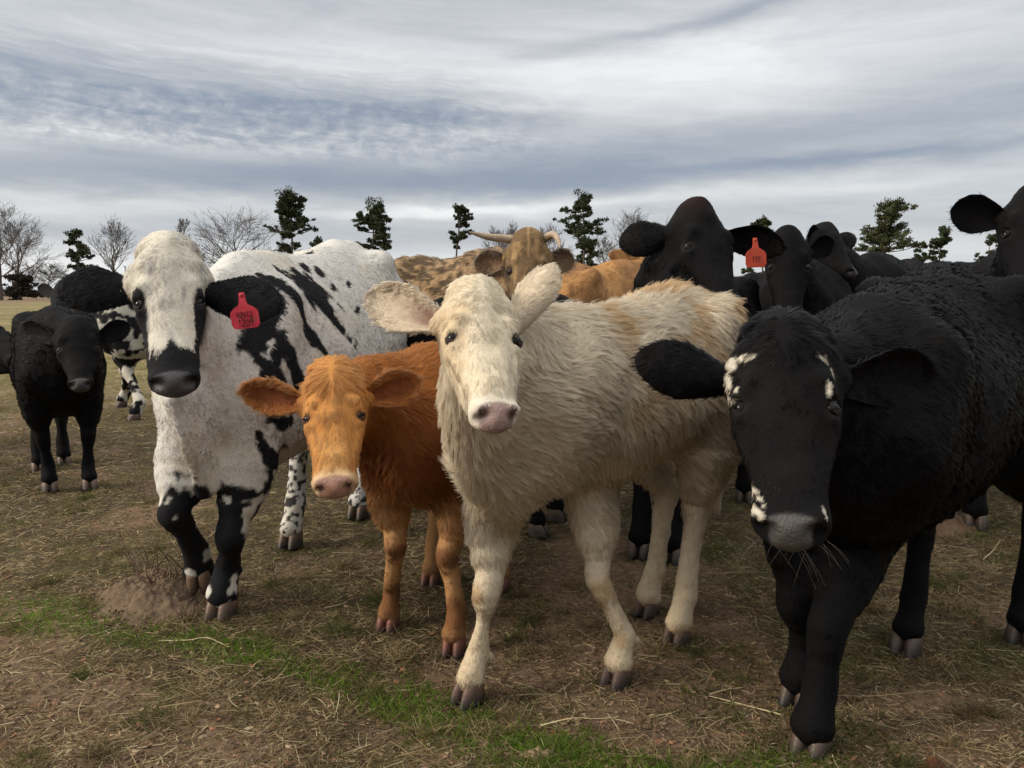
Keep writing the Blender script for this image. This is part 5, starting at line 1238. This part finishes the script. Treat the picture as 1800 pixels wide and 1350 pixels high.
bare_tree(350, 420, 70, 140, 14, 'low leafless tree left of the broad oak')
bare_tree(868, 386, 52, 150, 6, 'leafless tree left of the brindle cow horn')
bare_tree(905, 378, 50, 160, 7, 'leafless tree directly above the brindle cow poll')
bare_tree(965, 380, 70, 150, 8, 'leafless tree right of the brindle cow head')
bare_tree(1060, 400, 50, 140, 9, 'slim leafless tree right of the middle pine')
bare_tree(1118, 353, 118, 120, 10, 'broad leafless tree left of the tagged black cow', dens=1.0, fork=.3)
pine(152, 394, 56, 130, 21, 'small pine between two leafless trees at the left', vlow=475, dens=.6)
pine(524, 329, 80, 110, 22, 'large dense pine behind the spotted cow rump', vlow=450, dens=1.5)
pine(566, 408, 40, 130, 23, 'small dark pine hidden low beside the spotted cow rump', vlow=480, dens=.6)
pine(609, 421, 46, 120, 24, 'short crooked pine right of the spotted cow', vlow=500, dens=.7)
pine(660, 341, 78, 110, 25, 'tall pine with a bare lower trunk left of the brindle cow', vlow=432, dens=1.0)
pine(802, 349, 44, 120, 26, 'narrow lopsided pine behind the brindle cow back', vlow=425, dens=.6, lean=.06)
pine(1022, 334, 76, 110, 27, 'tall pine right of the brindle cow head', vlow=425, dens=1.0)
pine(1030, 412, 62, 125, 28, 'low dark evergreen under the tall middle pine', vlow=500, dens=.8)
pine(1333, 376, 60, 130, 29, 'rounded evergreen top between the black cows', vlow=470, dens=.9, col=(.045, .055, .022))
pine(1540, 349, 92, 115, 30, 'broad round-headed evergreen behind the black cow back', vlow=440, dens=1.4, col=(.055, .065, .028), rough=1.2)
pine(1636, 387, 48, 125, 31, 'small open pine right of the broad evergreen', vlow=470, dens=.7)
pine(1606, 415, 26, 130, 36, 'tiny pine just left of the small open pine', vlow=470, dens=.35)
pine(1722, 402, 46, 125, 32, 'pine half hidden beside the rightmost black cow', vlow=480, dens=.5)
pine(48, 468, 54, 100, 33, 'dark rounded cedar at the foot of the leafless trees', vlow=512, dens=.9, col=(.035, .030, .022), name='cedar_tree', group='low evergreens', rough=1.4)
pine(1770, 440, 60, 150, 34, 'low dark evergreen by the right edge', vlow=505, dens=.6, name='cedar_tree', group='low evergreens', rough=1.3)
# far brush: one mass along the field edge
rg = np.random.default_rng(8); n = 500; cx_ = rg.uniform(-170, 170, n); cy_ = rg.uniform(150, 190, n); hh = .6 + 1.6 * rg.random(n) ** 2
cen = np.stack([cx_, cy_, hh * .5], 1); rad = np.stack([hh * 1.5, hh, hh * .8], 1)
V, F, c4 = needles(cen, rad, 26000, .5, np.array((.10, .080, .062)) * (.7 + .6 * rg.random((n, 1))), rg); V[:, 2] = np.maximum(V[:, 2], -.02)
o = mesh_obj('far_brush', V, F, 'needles', smooth=False); point_col(o, np.concatenate([c4, np.ones((len(c4), 1))], 1)); tag(o, kind='stuff')
print('all', time.time() - T0)
